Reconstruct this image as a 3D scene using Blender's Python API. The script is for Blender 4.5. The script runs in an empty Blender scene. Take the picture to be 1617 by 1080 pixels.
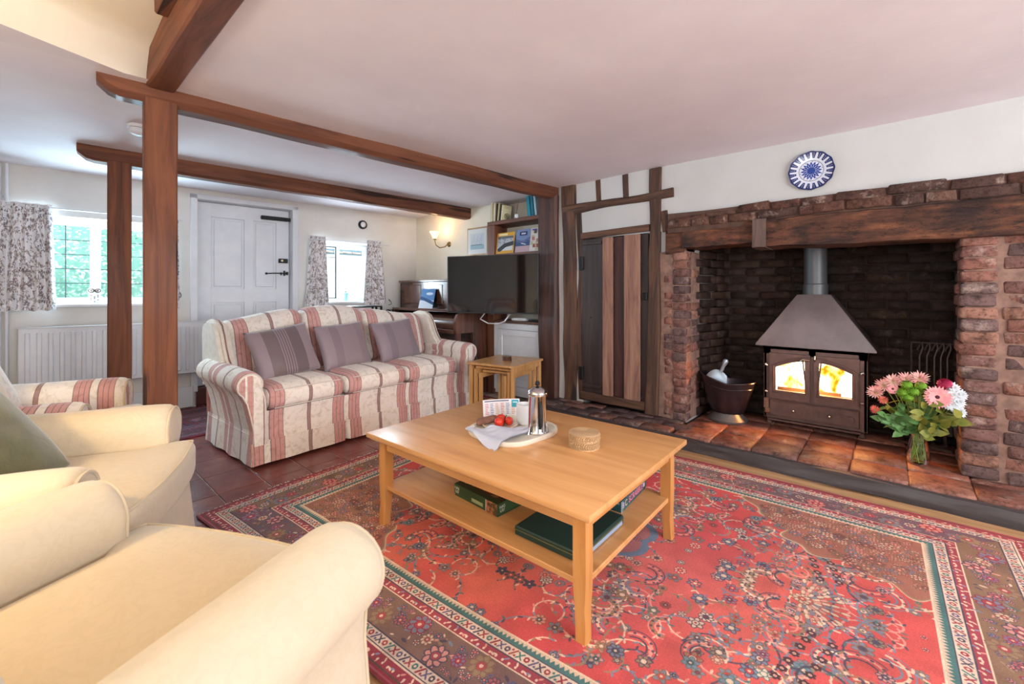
import bpy, bmesh, math, random
import numpy as np
from mathutils import Vector, Matrix, noise
R_ = random.Random(7)
SC = bpy.context.scene
COL = SC.collection
rad = math.radians

def lin(c):
    return tuple((x/255/12.92 if x/255 <= .04045 else ((x/255+.055)/1.055)**2.4) for x in c)

# ------------------------------------------------------------------ camera, light, exposure
CAM_YAW = 41.44
cam_data = bpy.data.cameras.new('camera')
cam = bpy.data.objects.new('camera', cam_data); COL.objects.link(cam)
cam.location = (0, 0, 1.08)
cam.rotation_euler = (rad(90), 0, rad(CAM_YAW-90))
cam_data.sensor_width = 36; cam_data.sensor_fit = 'HORIZONTAL'
cam_data.lens = 682/1617*36
cam_data.shift_y = -(540-462)/1617
cam_data.clip_start = .02
cam_data.dof.use_dof = True; cam_data.dof.focus_distance = 2.4; cam_data.dof.aperture_fstop = 4.0
SC.camera = cam
SC.view_settings.view_transform = 'Standard'
SC.view_settings.look = 'None'
SC.view_settings.gamma = 1
SC.view_settings.exposure = 0.02
SC.view_settings.use_curve_mapping = False

world = bpy.data.worlds.new('world'); SC.world = world; world.use_nodes = True
bg = world.node_tree.nodes['Background']
bg.inputs[0].default_value = (.80, .90, 1, 1); bg.inputs[1].default_value = 7.0

def area(name, loc, target, sx, sy, power, col, spread=180):
    l = bpy.data.lights.new(name, 'AREA'); l.shape = 'RECTANGLE'; l.size = sx; l.size_y = sy
    l.energy = power; l.color = col; l.spread = rad(spread)
    o = bpy.data.objects.new(name, l); COL.objects.link(o); o.location = loc
    o.rotation_euler = (Vector(target)-Vector(loc)).to_track_quat('-Z', 'Y').to_euler()
    o.visible_glossy = True
    return o
def point(name, loc, power, col, r=.05):
    l = bpy.data.lights.new(name, 'POINT'); l.energy = power; l.color = col; l.shadow_soft_size = r
    o = bpy.data.objects.new(name, l); COL.objects.link(o); o.location = loc; return o
# daylight through the windows behind the camera and at the back of the room
area('daylight_rear', (1.2, -2.35, 1.35), (1.0, 1.8, 1.7), 2.6, 1.1, 74, (1, .96, .94))
area('daylight_side', (-1.45, .2, 1.45), (2.4, 1.6, 1.5), 1.9, 1.1, 12, (1, .95, .92))
area('daylight_window_left', (.45, 5.22, 1.36), (.9, 3.2, 1.5), .9,   .62, 64, (.60, .84, 1), 170)
area('daylight_window_right', (2.45, 4.98, 1.33), (2.0, 3.2, 1.5), .46, .6, 24, (.70, .86, 1), 170)
# warm standing lamp out of frame on the left, wall lamp, fire
point('standing_lamp_bulb', (-.75, 1.62, 1.52), 46, (1, .72, .36), .06)
point('fire_light', (3.80, .43, .52), 60, (1, .42, .12), .06)

# ------------------------------------------------------------------ node materials
def nodes_of(name):
    m = bpy.data.materials.new(name); m.use_nodes = True
    nt = m.node_tree; b = nt.nodes['Principled BSDF']
    return m, nt, b
def ramp(nt, fac, stops, const=False):
    r = nt.nodes.new('ShaderNodeValToRGB'); cr = r.color_ramp
    if const: cr.interpolation = 'CONSTANT'
    while len(cr.elements) > 1: cr.elements.remove(cr.elements[0])
    cr.elements[0].position = stops[0][0]; cr.elements[0].color = (*lin(stops[0][1]), 1)
    for p, c in stops[1:]:
        e = cr.elements.new(p); e.color = (*lin(c), 1)
    nt.links.new(fac, r.inputs[0]); return r.outputs[0]
def coords(nt, scale=(1, 1, 1), rand=True, rot=(0, 0, 0)):
    tc = nt.nodes.new('ShaderNodeTexCoord'); out = tc.outputs['Object']
    if rand:
        oi = nt.nodes.new('ShaderNodeObjectInfo'); mu = nt.nodes.new('ShaderNodeMath'); mu.operation = 'MULTIPLY'
        mu.inputs[1].default_value = 37.0; nt.links.new(oi.outputs['Random'], mu.inputs[0])
        ad = nt.nodes.new('ShaderNodeVectorMath'); ad.operation = 'ADD'
        nt.links.new(out, ad.inputs[0]); nt.links.new(mu.outputs[0], ad.inputs[1]); out = ad.outputs[0]
    mp = nt.nodes.new('ShaderNodeMapping'); mp.inputs['Scale'].default_value = scale
    mp.inputs['Rotation'].default_value = rot
    nt.links.new(out, mp.inputs[0]); return mp.outputs[0]
def nz(nt, vec, scale, detail=5, rough=.55, dist=0):
    n = nt.nodes.new('ShaderNodeTexNoise'); n.inputs['Scale'].default_value = scale
    n.inputs['Detail'].default_value = detail; n.inputs['Roughness'].default_value = rough
    n.inputs['Distortion'].default_value = dist
    nt.links.new(vec, n.inputs['Vector']); return n.outputs['Fac']
def bump(nt, b, h, strength, dist=.01):
    n = nt.nodes.new('ShaderNodeBump'); n.inputs['Strength'].default_value = strength; n.inputs['Distance'].default_value = dist
    nt.links.new(h, n.inputs['Height']); nt.links.new(n.outputs[0], b.inputs['Normal'])
def jitter(nt, col, val=.25, sat=0):
    oi = nt.nodes.new('ShaderNodeObjectInfo'); mr = nt.nodes.new('ShaderNodeMapRange')
    mr.inputs['To Min'].default_value = 1-val; mr.inputs['To Max'].default_value = 1+val
    nt.links.new(oi.outputs['Random'], mr.inputs[0])
    hs = nt.nodes.new('ShaderNodeHueSaturation'); nt.links.new(mr.outputs[0], hs.inputs['Value']); nt.links.new(col, hs.inputs['Color'])
    return hs.outputs[0]
def M(name, c1, c2=None, rough=.6, metal=0, scale=8, stretch=(1, 1, 1), bmp=0, bscale=60, rnd=0, spec=.5, lo=.35, hi=.65, coat=0, dist=0, c3=None, sheen=0, bd=.004):
    m, nt, b = nodes_of(name)
    b.inputs['Roughness'].default_value = rough; b.inputs['Metallic'].default_value = metal
    b.inputs['Specular IOR Level'].default_value = spec
    b.inputs['Coat Weight'].default_value = coat; b.inputs['Coat Roughness'].default_value = .12
    b.inputs['Sheen Weight'].default_value = sheen
    v = coords(nt, stretch)
    if c2 is None: c2 = tuple(max(0, x*.93) for x in c1)
    stops = [(lo, c1), (hi, c2)]
    if c3: stops = [(lo, c1), ((lo+hi)/2, c3), (hi, c2)]
    col = ramp(nt, nz(nt, v, scale, 6, .6, dist), stops)
    if rnd: col = jitter(nt, col, rnd)
    nt.links.new(col, b.inputs['Base Color'])
    if bmp: bump(nt, b, nz(nt, v, bscale, 5, .6), bmp, bd)
    return m
def wood(name, dark, mid, light, axis='x', rough=.45, scale=1.0, bmp=.25, rnd=.1, coat=0, cracks=0):
    m, nt, b = nodes_of(name)
    k = {'x': (.9, 11, 11), 'y': (11, .9, 11), 'z': (11, 11, .9)}[axis]
    v = coords(nt, tuple(q*scale for q in k))
    f = nz(nt, v, 1.6, 7, .62, .9)
    col = ramp(nt, f, [(.30, dark), (.48, mid), (.70, light)])
    b.inputs['Roughness'].default_value = rough; b.inputs['Coat Weight'].default_value = coat; b.inputs['Coat Roughness'].default_value = .15
    if cracks:
        v2 = coords(nt, tuple(q*.9 for q in k))
        f2 = nz(nt, v2, 1.1, 3, .5, .4)
        cm = ramp(nt, f2, [(.355, (40, 30, 26)), (.38, (255, 255, 255))])
        mx = nt.nodes.new('ShaderNodeMix'); mx.data_type = 'RGBA'; mx.blend_type = 'MULTIPLY'; mx.inputs['Factor'].default_value = cracks
        nt.links.new(col, mx.inputs['A']); nt.links.new(cm, mx.inputs['B']); col = mx.outputs['Result']
    col = jitter(nt, col, rnd)
    nt.links.new(col, b.inputs['Base Color'])
    bump(nt, b, f, bmp, .004)
    return m
def emis(name, col, s):
    m, nt, b = nodes_of(name); b.inputs['Base Color'].default_value = (*lin(col), 1)
    b.inputs['Emission Color'].default_value = (*lin(col), 1); b.inputs['Emission Strength'].default_value = s; return m
def glassy(name, tint=(235, 245, 245), gl=.12, rough=.02):
    m = bpy.data.materials.new(name); m.use_nodes = True; nt = m.node_tree; nt.nodes.clear()
    o = nt.nodes.new('ShaderNodeOutputMaterial'); t = nt.nodes.new('ShaderNodeBsdfTransparent'); g = nt.nodes.new('ShaderNodeBsdfGlossy')
    t.inputs[0].default_value = (*lin(tint), 1); g.inputs['Roughness'].default_value = rough
    fr = nt.nodes.new('ShaderNodeLayerWeight'); fr.inputs[0].default_value = gl
    mx = nt.nodes.new('ShaderNodeMixShader'); nt.links.new(fr.outputs['Fresnel'], mx.inputs[0])
    nt.links.new(t.outputs[0], mx.inputs[1]); nt.links.new(g.outputs[0], mx.inputs[2]); nt.links.new(mx.outputs[0], o.inputs[0]); return m
def image_mat(name, arr, rough=.8, uv=True, scale=(1, 1, 1), loc=(0, 0, 0), rot=(0, 0, 0), bmp=0, coat=0, bd=.003):
    h, w = arr.shape[:2]
    im = bpy.data.images.new(name, w, h); px = np.ones((h, w, 4), np.float32); px[..., :3] = np.clip(arr, 0, 1)
    im.pixels.foreach_set(px.ravel()); im.update(); im.pack()
    m, nt, b = nodes_of(name); b.inputs['Roughness'].default_value = rough; b.inputs['Coat Weight'].default_value = coat
    ti = nt.nodes.new('ShaderNodeTexImage'); ti.image = im; tc = nt.nodes.new('ShaderNodeTexCoord')
    if uv: nt.links.new(tc.outputs['UV'], ti.inputs[0])
    else:
        mp = nt.nodes.new('ShaderNodeMapping'); mp.inputs['Scale'].default_value = scale; mp.inputs['Location'].default_value = loc; mp.inputs['Rotation'].default_value = rot
        nt.links.new(tc.outputs['Object'], mp.inputs[0]); nt.links.new(mp.outputs[0], ti.inputs[0])
    nt.links.new(ti.outputs[0], b.inputs['Base Color'])
    if bmp: bump(nt, b, nz(nt, tc.outputs['Object'], 260, 3), bmp, bd)
    return m

# ------------------------------------------------------------------ mesh builder
def rotm(rz=0, rx=0, ry=0): return Matrix.Rotation(rz, 4, 'Z') @ Matrix.Rotation(ry, 4, 'Y') @ Matrix.Rotation(rx, 4, 'X')
class B:
    def __init__(s): s.b = bmesh.new(); s.uv = s.b.loops.layers.uv.new('UVMap')
    def box(s, x0, x1, y0, y1, z0, z1, bev=0, seg=1, m=None):
        ret = bmesh.ops.create_cube(s.b, size=1); vs = ret['verts']
        for v in vs: v.co = Vector(((x0+x1)/2+v.co.x*(x1-x0), (y0+y1)/2+v.co.y*(y1-y0), (z0+z1)/2+v.co.z*(z1-z0)))
        if bev:
            es = {e for v in vs for e in v.link_edges}
            r = bmesh.ops.bevel(s.b, geom=list(es), offset=bev, segments=seg, profile=.5, affect='EDGES')
            vs = {v for f in r['faces'] for v in f.verts} | {v for v in vs if v.is_valid}
        if m is not None:
            for v in vs: v.co = m @ v.co
        return s
    def bar(s, p0, p1, w, h, bev=0, up=(0, 0, 1)):
        p0, p1 = Vector(p0), Vector(p1); d = (p1-p0); L = d.length; x = d/L; u = Vector(up)
        y = u.cross(x).normalized(); z = x.cross(y)
        m = Matrix((( x.x, y.x, z.x, p0.x), (x.y, y.y, z.y, p0.y), (x.z, y.z, z.z, p0.z), (0, 0, 0, 1)))
        return s.box(0, L, -w/2, w/2, -h/2, h/2, bev, m=m)
    def tube(s, pts, r, n=8, cap=True, closed=False):
        pts = [Vector(p) for p in pts]; N = len(pts); rs = r if isinstance(r, (list, tuple)) else [r]*N
        rings = []; pu = None
        for i, p in enumerate(pts):
            a = pts[(i-1) % N] if (i > 0 or closed) else p; c = pts[(i+1) % N] if (i < N-1 or closed) else p
            d = (c-a)
            d = d.normalized() if d.length > 1e-9 else Vector((0, 0, 1))
            if pu is None: u = d.orthogonal().normalized()
            else:
                u = pu-d*pu.dot(d); u = u.normalized() if u.length > 1e-6 else d.orthogonal().normalized()
            pu = u; w = d.cross(u)
            rings.append([s.b.verts.new(p+(u*math.cos(t)+w*math.sin(t))*rs[i]) for t in [2*math.pi*k/n for k in range(n)]])
        for i in range(N if closed else N-1):
            A_, C_ = rings[i], rings[(i+1) % N]
            for k in range(n): s.b.faces.new((A_[k], A_[(k+1) % n], C_[(k+1) % n], C_[k]))
        if cap and not closed:
            s.b.faces.new(rings[0][::-1]); s.b.faces.new(rings[-1])
        return s
    def lathe(s, prof, n=24, c=(0, 0, 0), m=None, a0=0, a1=2*math.pi, sx=1, sy=1):
        full = abs(a1-a0-2*math.pi) < 1e-6; rings = []
        for r, z in prof:
            ring = []
            for k in range(n if full else n+1):
                t = a0+(a1-a0)*k/n; co = Vector((r*math.cos(t)*sx, r*math.sin(t)*sy, z))
                if m is not None: co = m @ co
                ring.append(s.b.verts.new(co+Vector(c)))
            rings.append(ring)
        K = len(rings[0])
        for a, c_ in zip(rings, rings[1:]):
            for k in range(K if full else K-1):
                try: s.b.faces.new((a[k], a[(k+1) % K], c_[(k+1) % K], c_[k]))
                except ValueError: pass
        return s
    def grid(s, f, nu, nv, uvs=(1, 1), cu=False):
        V = [[s.b.verts.new(f(i/nu, j/nv)) for j in range(nv+1)] for i in range(nu if cu else nu+1)]
        for i in range(nu):
            for j in range(nv):
                i2 = (i+1) % len(V)
                fc = s.b.faces.new((V[i][j], V[i2][j], V[i2][j+1], V[i][j+1]))
                for lp, (a, c) in zip(fc.loops, ((i, j), (i+1, j), (i+1, j+1), (i, j+1))): lp[s.uv].uv = (a/nu*uvs[0], c/nv*uvs[1])
        return s
    def poly(s, pts, t, m=None, bev=0):
        """polygon in XY extruded t along Z"""
        vs = [s.b.verts.new(Vector((p[0], p[1], 0))) for p in pts]; f = s.b.faces.new(vs)
        r = bmesh.ops.extrude_face_region(s.b, geom=[f]); top = [g for g in r['geom'] if isinstance(g, bmesh.types.BMVert)]
        for v in top: v.co.z += t
        al = vs+top
        if bev:
            tf = [e for e in {e for v in al for e in v.link_edges} if abs(e.verts[0].co.z-e.verts[1].co.z) < 1e-6]
            rr = bmesh.ops.bevel(s.b, geom=tf, offset=bev, segments=2, affect='EDGES')
            al = {v for f_ in rr['faces'] for v in f_.verts} | {v for v in al if v.is_valid}
        if m is not None:
            for v in al: v.co = m @ v.co
        return s
    def soft(s, c, size, r=.05, crown=(0, 0, 0), n=7, m=None, fn=None):
        """rounded, slightly blown-up box"""
        hx, hy, hz = size[0]/2, size[1]/2, size[2]/2; tmp = bmesh.new()
        bmesh.ops.create_cube(tmp, size=2)
        bmesh.ops.subdivide_edges(tmp, edges=tmp.edges[:], cuts=n, use_grid_fill=True)
        mp = {}
        for v in tmp.verts:
            p = v.co.copy(); q = []
            h = (hx, hy, hz)
            w = [math.copysign(abs(p[i])**.75, p[i])*h[i] for i in range(3)]
            rr = min(r, hx, hy, hz)
            inner = Vector([max(-(h[i]-rr), min(h[i]-rr, w[i])) for i in range(3)])
            d = Vector(w)-inner
            co = inner+(d.normalized()*rr if d.length > 1e-9 else Vector())
            for i in range(3):
                j, k = (i+1) % 3, (i+2) % 3
                co[i] += math.copysign(1, p[i])*crown[i]*(1-p[j]**2)*(1-p[k]**2)*(abs(p[i]) > .01)*abs(p[i])
            if fn: co = fn(co, p)
            co = co+Vector(c)
            if m is not None: co = m @ co
            mp[v.index] = s.b.verts.new(co)
        for f in tmp.faces: s.b.faces.new([mp[v.index] for v in f.verts])
        tmp.free(); return s
    def xf(s, m):
        for v in s.b.verts: v.co = m @ v.co
        return s
    def rough(s, amp, sc, cut=0):
        if cut: bmesh.ops.subdivide_edges(s.b, edges=s.b.edges[:], cuts=cut, use_grid_fill=True)
        for v in s.b.verts:
            n = noise.noise_vector(v.co*sc+Vector((3.1, 7.7, 1.3))); v.co += n*amp
        return s
    def mesh(s, name, mat, smooth=35, recalc=True):
        if recalc: bmesh.ops.recalc_face_normals(s.b, faces=s.b.faces[:])
        me = bpy.data.meshes.new(name); s.b.to_mesh(me); s.b.free()
        if mat: me.materials.append(mat)
        if smooth:
            for p in me.polygons: p.use_smooth = True
            if smooth < 180:
                try: me.set_sharp_from_angle(angle=rad(smooth))
                except Exception: pass
        return me
    def obj(s, name, mat, parent=None, smooth=35, loc=None, rz=0, **props):
        o = bpy.data.objects.new(name, s.mesh(name, mat, smooth)); COL.objects.link(o)
        if parent is not None: o.parent = parent
        if loc is not None: o.location = loc
        if rz: o.rotation_euler.z = rz
        for k, v in props.items(): o[k] = v
        return o
def inst(name, me, parent, loc, rot=(0, 0, 0), scale=(1, 1, 1), **props):
    o = bpy.data.objects.new(name, me); COL.objects.link(o); o.parent = parent
    o.location = loc; o.rotation_euler = rot; o.scale = scale
    for k, v in props.items(): o[k] = v
    return o
def tag(o, label, cat, group=None):
    o['label'] = label; o['category'] = cat
    if group: o['group'] = group
    return o
def thing(name, label, cat, loc=(0, 0, 0), rz=0, group=None):
    o = bpy.data.objects.new(name, None); COL.objects.link(o); o.location = loc; o.rotation_euler.z = rz
    o.empty_display_size = .05
    return tag(o, label, cat, group)
def setting(name, loc=(0, 0, 0), rz=0):
    o = bpy.data.objects.new(name, None); COL.objects.link(o); o.location = loc; o.rotation_euler.z = rz; o['kind'] = 'structure'; return o
def copy_tree(o, parent=None, sub=True):
    c = o.copy(); COL.objects.link(c)
    if parent is not None: c.parent = parent
    for ch in list(o.children): copy_tree(ch, c)
    return c

TH = rad(-5.6)                       # the back of the cottage is not square with the hearth wall
def bw(x, y, z=0):                   # back-frame point to world
    return Vector((x*math.cos(TH)-y*math.sin(TH), x*math.sin(TH)+y*math.cos(TH), z))
WX, CZ = 3.33, 2.065                 # hearth wall plane, ceiling height

# ------------------------------------------------------------------ materials
m_plaster = M('plaster', (222, 219, 214), (212, 208, 203), .9, scale=2.2, bmp=.25, bscale=7, spec=.2, bd=.01)
m_plasterw = M('plaster_cream', (234, 226, 208), (226, 217, 200), .9, scale=2.2, bmp=.25, bscale=7, spec=.2, bd=.01)
m_ceil = M('ceiling_plaster', (231, 224, 228), (222, 214, 219), .92, scale=1.6, bmp=.35, bscale=2.2, spec=.15, bd=.02)
m_white = M('white_gloss_paint', (222, 224, 228), (212, 214, 220), .45, scale=5, bmp=.05)
m_wpaint = M('window_paint', (235, 236, 238), (226, 228, 232), .4)
m_beamx = wood('stained_beam', (66, 36, 23), (100, 56, 35), (126, 75, 47), 'x', .78, .9, .5, .06, .05, .8)
m_postz = wood('stained_post', (112, 54, 28), (146, 78, 44), (168, 96, 58), 'z', .42, .8, .2, .05, .25, .0)
m_oldz = wood('old_oak_upright', (52, 34, 26), (94, 62, 46), (130, 88, 64), 'z', .75, 1.0, .8, .12, 0, .6)
m_oldy = wood('old_oak_rail', (58, 37, 28), (98, 64, 48), (134, 92, 66), 'y', .75, 1.0, .8, .12, 0, .6)
m_lintel = wood('smoked_lintel', (48, 34, 31), (82, 56, 48), (124, 86, 66), 'y', .55, .9, 1.0, .06, 0, .7)
m_lintel, nt, b = nodes_of('smoked_lintel'); b.inputs['Roughness'].default_value = .55
v = coords(nt, (6, .8, 6)); f = nz(nt, v, 2.2, 8, .7, 1.2); c_a = ramp(nt, f, [(.30, (48, 34, 30)), (.46, (96, 66, 54)), (.60, (134, 92, 70)), (.74, (170, 124, 92))])
v2 = coords(nt, (1, 1, 1)); f2 = nz(nt, v2, 2.6, 5, .6); c_b = ramp(nt, f2, [(.40, (150, 140, 140)), (.55, (255, 236, 214)), (.68, (255, 214, 170))])
mx = nt.nodes.new('ShaderNodeMix'); mx.data_type = 'RGBA'; mx.blend_type = 'MULTIPLY'; mx.inputs['Factor'].default_value = 1; nt.links.new(c_a, mx.inputs['A']); nt.links.new(c_b, mx.inputs['B']); f4 = ramp(nt, nz(nt, coords(nt, (1, .35, 1)), 34, 8, .8), [(.38, (70, 60, 58)), (.47, (235, 225, 220)), (.62, (255, 255, 255)), (.70, (255, 240, 215))])
mx2 = nt.nodes.new('ShaderNodeMix'); mx2.data_type = 'RGBA'; mx2.blend_type = 'MULTIPLY'; mx2.inputs['Factor'].default_value = .85; nt.links.new(mx.outputs['Result'], mx2.inputs['A']); nt.links.new(f4, mx2.inputs['B']); nt.links.new(mx2.outputs['Result'], b.inputs['Base Color'])
f3 = nz(nt, v2, 22, 8, .75); ad = nt.nodes.new('ShaderNodeMath'); ad.operation = 'ADD'; nt.links.new(f, ad.inputs[0]); nt.links.new(f3, ad.inputs[1]); bump(nt, b, ad.outputs[0], 1.0, .022)
m_darkplank = wood('dark_plank', (32, 24, 24), (48, 36, 34), (66, 50, 46), 'z', .5, 1, .5, .1)
m_palebatten = wood('pale_batten', (98, 68, 58), (138, 100, 84), (164, 126, 106), 'z', .8, 1, .6, .08)
m_redplank = wood('red_brown_plank', (38, 22, 20), (62, 34, 30), (84, 50, 42), 'z', .6, 1, .6, .1)
m_oak = wood('honey_oak', (190, 134, 80), (206, 150, 94), (216, 164, 110), 'y', .36, .7, .06, .02, .15)
m_oakz = wood('honey_oak_leg', (180, 120, 60), (200, 140, 78), (212, 156, 94), 'z', .32, .7, .06, .02, .2)
m_oakx = wood('honey_oak_cross', (180, 120, 60), (200, 140, 78), (212, 156, 94), 'x', .32, .7, .06, .02, .2)
m_nest = wood('nest_oak', (176, 126, 70), (198, 148, 92), (212, 166, 110), 'z', .35, .8, .08, .04, .2)
m_board = wood('floor_oak', (150, 108, 72), (188, 142, 98), (212, 170, 124), 'y', .4, .8, .2, .12, .2, .5)
m_walnut = wood('piano_walnut', (50, 30, 24), (92, 56, 42), (128, 82, 60), 'x', .22, .35, .05, .05, .6)
m_black = M('black_iron', (26, 26, 28), (38, 38, 40), .45, .6, bmp=.1)
m_brick = None
def brick_mat(name, cols, rough=.85, soot=0, bm=.9):
    m, nt, b = nodes_of(name); b.inputs['Roughness'].default_value = rough; b.inputs['Specular IOR Level'].default_value = .3
    oi = nt.nodes.new('ShaderNodeObjectInfo')
    base = ramp(nt, oi.outputs['Random'], [(i/len(cols), c) for i, c in enumerate(cols)], True)
    v = coords(nt)
    f = nz(nt, v, 16, 6, .65)
    shade = ramp(nt, f, [(.3, (120, 110, 112)), (.5, (235, 225, 220)), (.72, (255, 255, 255))])
    mx = nt.nodes.new('ShaderNodeMix'); mx.data_type = 'RGBA'; mx.blend_type = 'MULTIPLY'; mx.inputs['Factor'].default_value = 1
    nt.links.new(base, mx.inputs['A']); nt.links.new(shade, mx.inputs['B'])
    f2 = nz(nt, v, 9, 5, .7)
    dust = nt.nodes.new('ShaderNodeMix'); dust.data_type = 'RGBA'
    ms = nt.nodes.new('ShaderNodeMapRange'); ms.inputs['From Min'].default_value = .56; ms.inputs['From Max'].default_value = .74; ms.inputs['To Max'].default_value = .55 if not soot else .12
    nt.links.new(f2, ms.inputs[0]); nt.links.new(ms.outputs[0], dust.inputs['Factor'])
    nt.links.new(mx.outputs['Result'], dust.inputs['A']); dust.inputs['B'].default_value = (*lin((206, 184, 170)), 1)
    fg = ramp(nt, nz(nt, v, 70, 6, .75), [(.34, (130, 120, 118)), (.50, (255, 255, 255))])
    m3 = nt.nodes.new('ShaderNodeMix'); m3.data_type = 'RGBA'; m3.blend_type = 'MULTIPLY'; m3.inputs['Factor'].default_value = .8; nt.links.new(dust.outputs['Result'], m3.inputs['A']); nt.links.new(fg, m3.inputs['B'])
    nt.links.new(m3.outputs['Result'], b.inputs['Base Color'])
    bump(nt, b, nz(nt, v, 38, 6, .7), bm, .006); return m
m_brick = brick_mat('old_red_brick', [(146, 104, 92), (156, 112, 98), (128, 96, 90), (164, 124, 108), (108, 88, 86), (150, 106, 94), (138, 100, 92), (120, 98, 96)])
m_brickdk = brick_mat('lintel_brick', [(92, 66, 58), (106, 76, 64), (84, 62, 56), (98, 68, 58), (112, 84, 72)])
m_soot = brick_mat('sooty_brick', [(62, 44, 36), (54, 40, 33), (68, 50, 40), (48, 36, 31), (64, 45, 37), (58, 42, 35)], .65, 1)
m_tilehearth = brick_mat('hearth_tile', [(160, 108, 90), (144, 98, 86), (154, 102, 86), (132, 98, 90), (164, 114, 96)], .42)
m_mortar = M('mortar', (148, 116, 102), (112, 86, 76), .95, scale=14, bmp=.8, bscale=30)
m_mortardk = M('sooty_mortar', (54, 40, 34), (34, 26, 23), .9, scale=8, bmp=.8, bscale=30)
m_kerb = wood('charred_kerb', (44, 40, 42), (62, 56, 58), (84, 76, 76), 'y', .6, .9, .9, .1)

def fabric_img(nt, vec): pass
def cloth(name, c1, c2, rough=.92, scale=9, bm=.35, bscale=500, sheen=.25, damask=0):
    m, nt, b = nodes_of(name); b.inputs['Roughness'].default_value = rough; b.inputs['Sheen Weight'].default_value = sheen
    v = coords(nt); f = nz(nt, v, scale, 3, .5, 1.2 if damask else .2)
    stops = [(.42, c1), (.58, c2)] if not damask else [(.44, c1), (.47, c2), (.53, c2), (.56, c1)]
    nt.links.new(ramp(nt, f, stops), b.inputs['Base Color'])
    ad = nt.nodes.new('ShaderNodeMath'); ad.operation = 'ADD'
    nt.links.new(nz(nt, v, 6, 4, .6, .5), ad.inputs[0]); mu = nt.nodes.new('ShaderNodeMath'); mu.operation = 'MULTIPLY'; mu.inputs[1].default_value = .06
    nt.links.new(nz(nt, v, bscale, 2), mu.inputs[0]); nt.links.new(mu.outputs[0], ad.inputs[1])
    bump(nt, b, ad.outputs[0], bm, .012); return m
m_cream = cloth('cream_damask', (208, 193, 168), (205, 190, 164), scale=20, damask=1)
m_pipew = cloth('sofa_piping', (226, 218, 208), (216, 208, 198))
m_piping = cloth('cream_piping', (208, 192, 164), (200, 184, 156))
m_green = cloth('olive_velvet', (86, 88, 46), (72, 74, 38), sheen=.5)

CREAM, PINK, LINE, MAUVE = (238, 231, 223), (208, 158, 154), (146, 122, 120), (164, 136, 132)
def stripes(name, axis, period, off=0.0, wob=.006):
    """woven stripe fabric: a pink band at both ends of each repeat, thin mauve stripe mid way"""
    m, nt, b = nodes_of(name); b.inputs['Roughness'].default_value = .9; b.inputs['Sheen Weight'].default_value = .2
    tc = nt.nodes.new('ShaderNodeTexCoord'); sp = nt.nodes.new('ShaderNodeSeparateXYZ')
    n = nt.nodes.new('ShaderNodeTexNoise'); n.inputs['Scale'].default_value = 7; nt.links.new(tc.outputs['Object'], n.inputs['Vector'])
    nt.links.new(tc.outputs['Object'], sp.inputs[0])
    def ma(op, a, c=None, v=None):
        q = nt.nodes.new('ShaderNodeMath'); q.operation = op; nt.links.new(a, q.inputs[0])
        if c is not None: nt.links.new(c, q.inputs[1])
        if v is not None: q.inputs[1].default_value = v
        return q.outputs[0]
    w = ma('MULTIPLY', n.outputs['Fac'], v=wob*2); x = ma('ADD', sp.outputs[axis], w); x = ma('ADD', x, v=off-wob)
    x = ma('DIVIDE', x, v=period); x = ma('FRACT', x)
    h = [(.0, CREAM), (.035, LINE), (.045, PINK), (.085, LINE), (.093, PINK), (.135, LINE), (.143, PINK), (.185, LINE), (.195, CREAM)]
    st = h+[(.475, LINE), (.482, MAUVE), (.515, LINE), (.522, CREAM)]+[(1-.195, LINE), (1-.185, PINK), (1-.143, LINE), (1-.135, PINK), (1-.093, LINE), (1-.085, PINK), (1-.045, LINE), (1-.035, CREAM)]
    col = ramp(nt, x, st, True)
    # woven floral brocade shading
    v = coords(nt, rand=False); f = nz(nt, v, 26, 4, .6, 1.0)
    sh = ramp(nt, f, [(.34, (212, 200, 184)), (.5, (255, 252, 248)), (.66, (255, 255, 255))])
    mx = nt.nodes.new('ShaderNodeMix'); mx.data_type = 'RGBA'; mx.blend_type = 'MULTIPLY'; mx.inputs['Factor'].default_value = .55
    nt.links.new(col, mx.inputs['A']); nt.links.new(sh, mx.inputs['B']); nt.links.new(mx.outputs['Result'], b.inputs['Base Color'])
    bump(nt, b, nz(nt, v, 30, 4, .6, .6), .35, .006); return m
m_strx = stripes('striped_brocade_length', 'X', .547, -.065)
m_stry = stripes('striped_brocade_depth', 'Y', .40, .03)
m_strp = stripes('striped_brocade_panel', 'X', .20, .055)
m_strc = stripes('striped_brocade_chair', 'X', .42, .10)
m_strcp = stripes('striped_brocade_chair_panel', 'Y', .24, .0)
m_offwhite = cloth('cream_brocade', (228, 220, 208), (220, 211, 198), scale=26)

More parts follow.
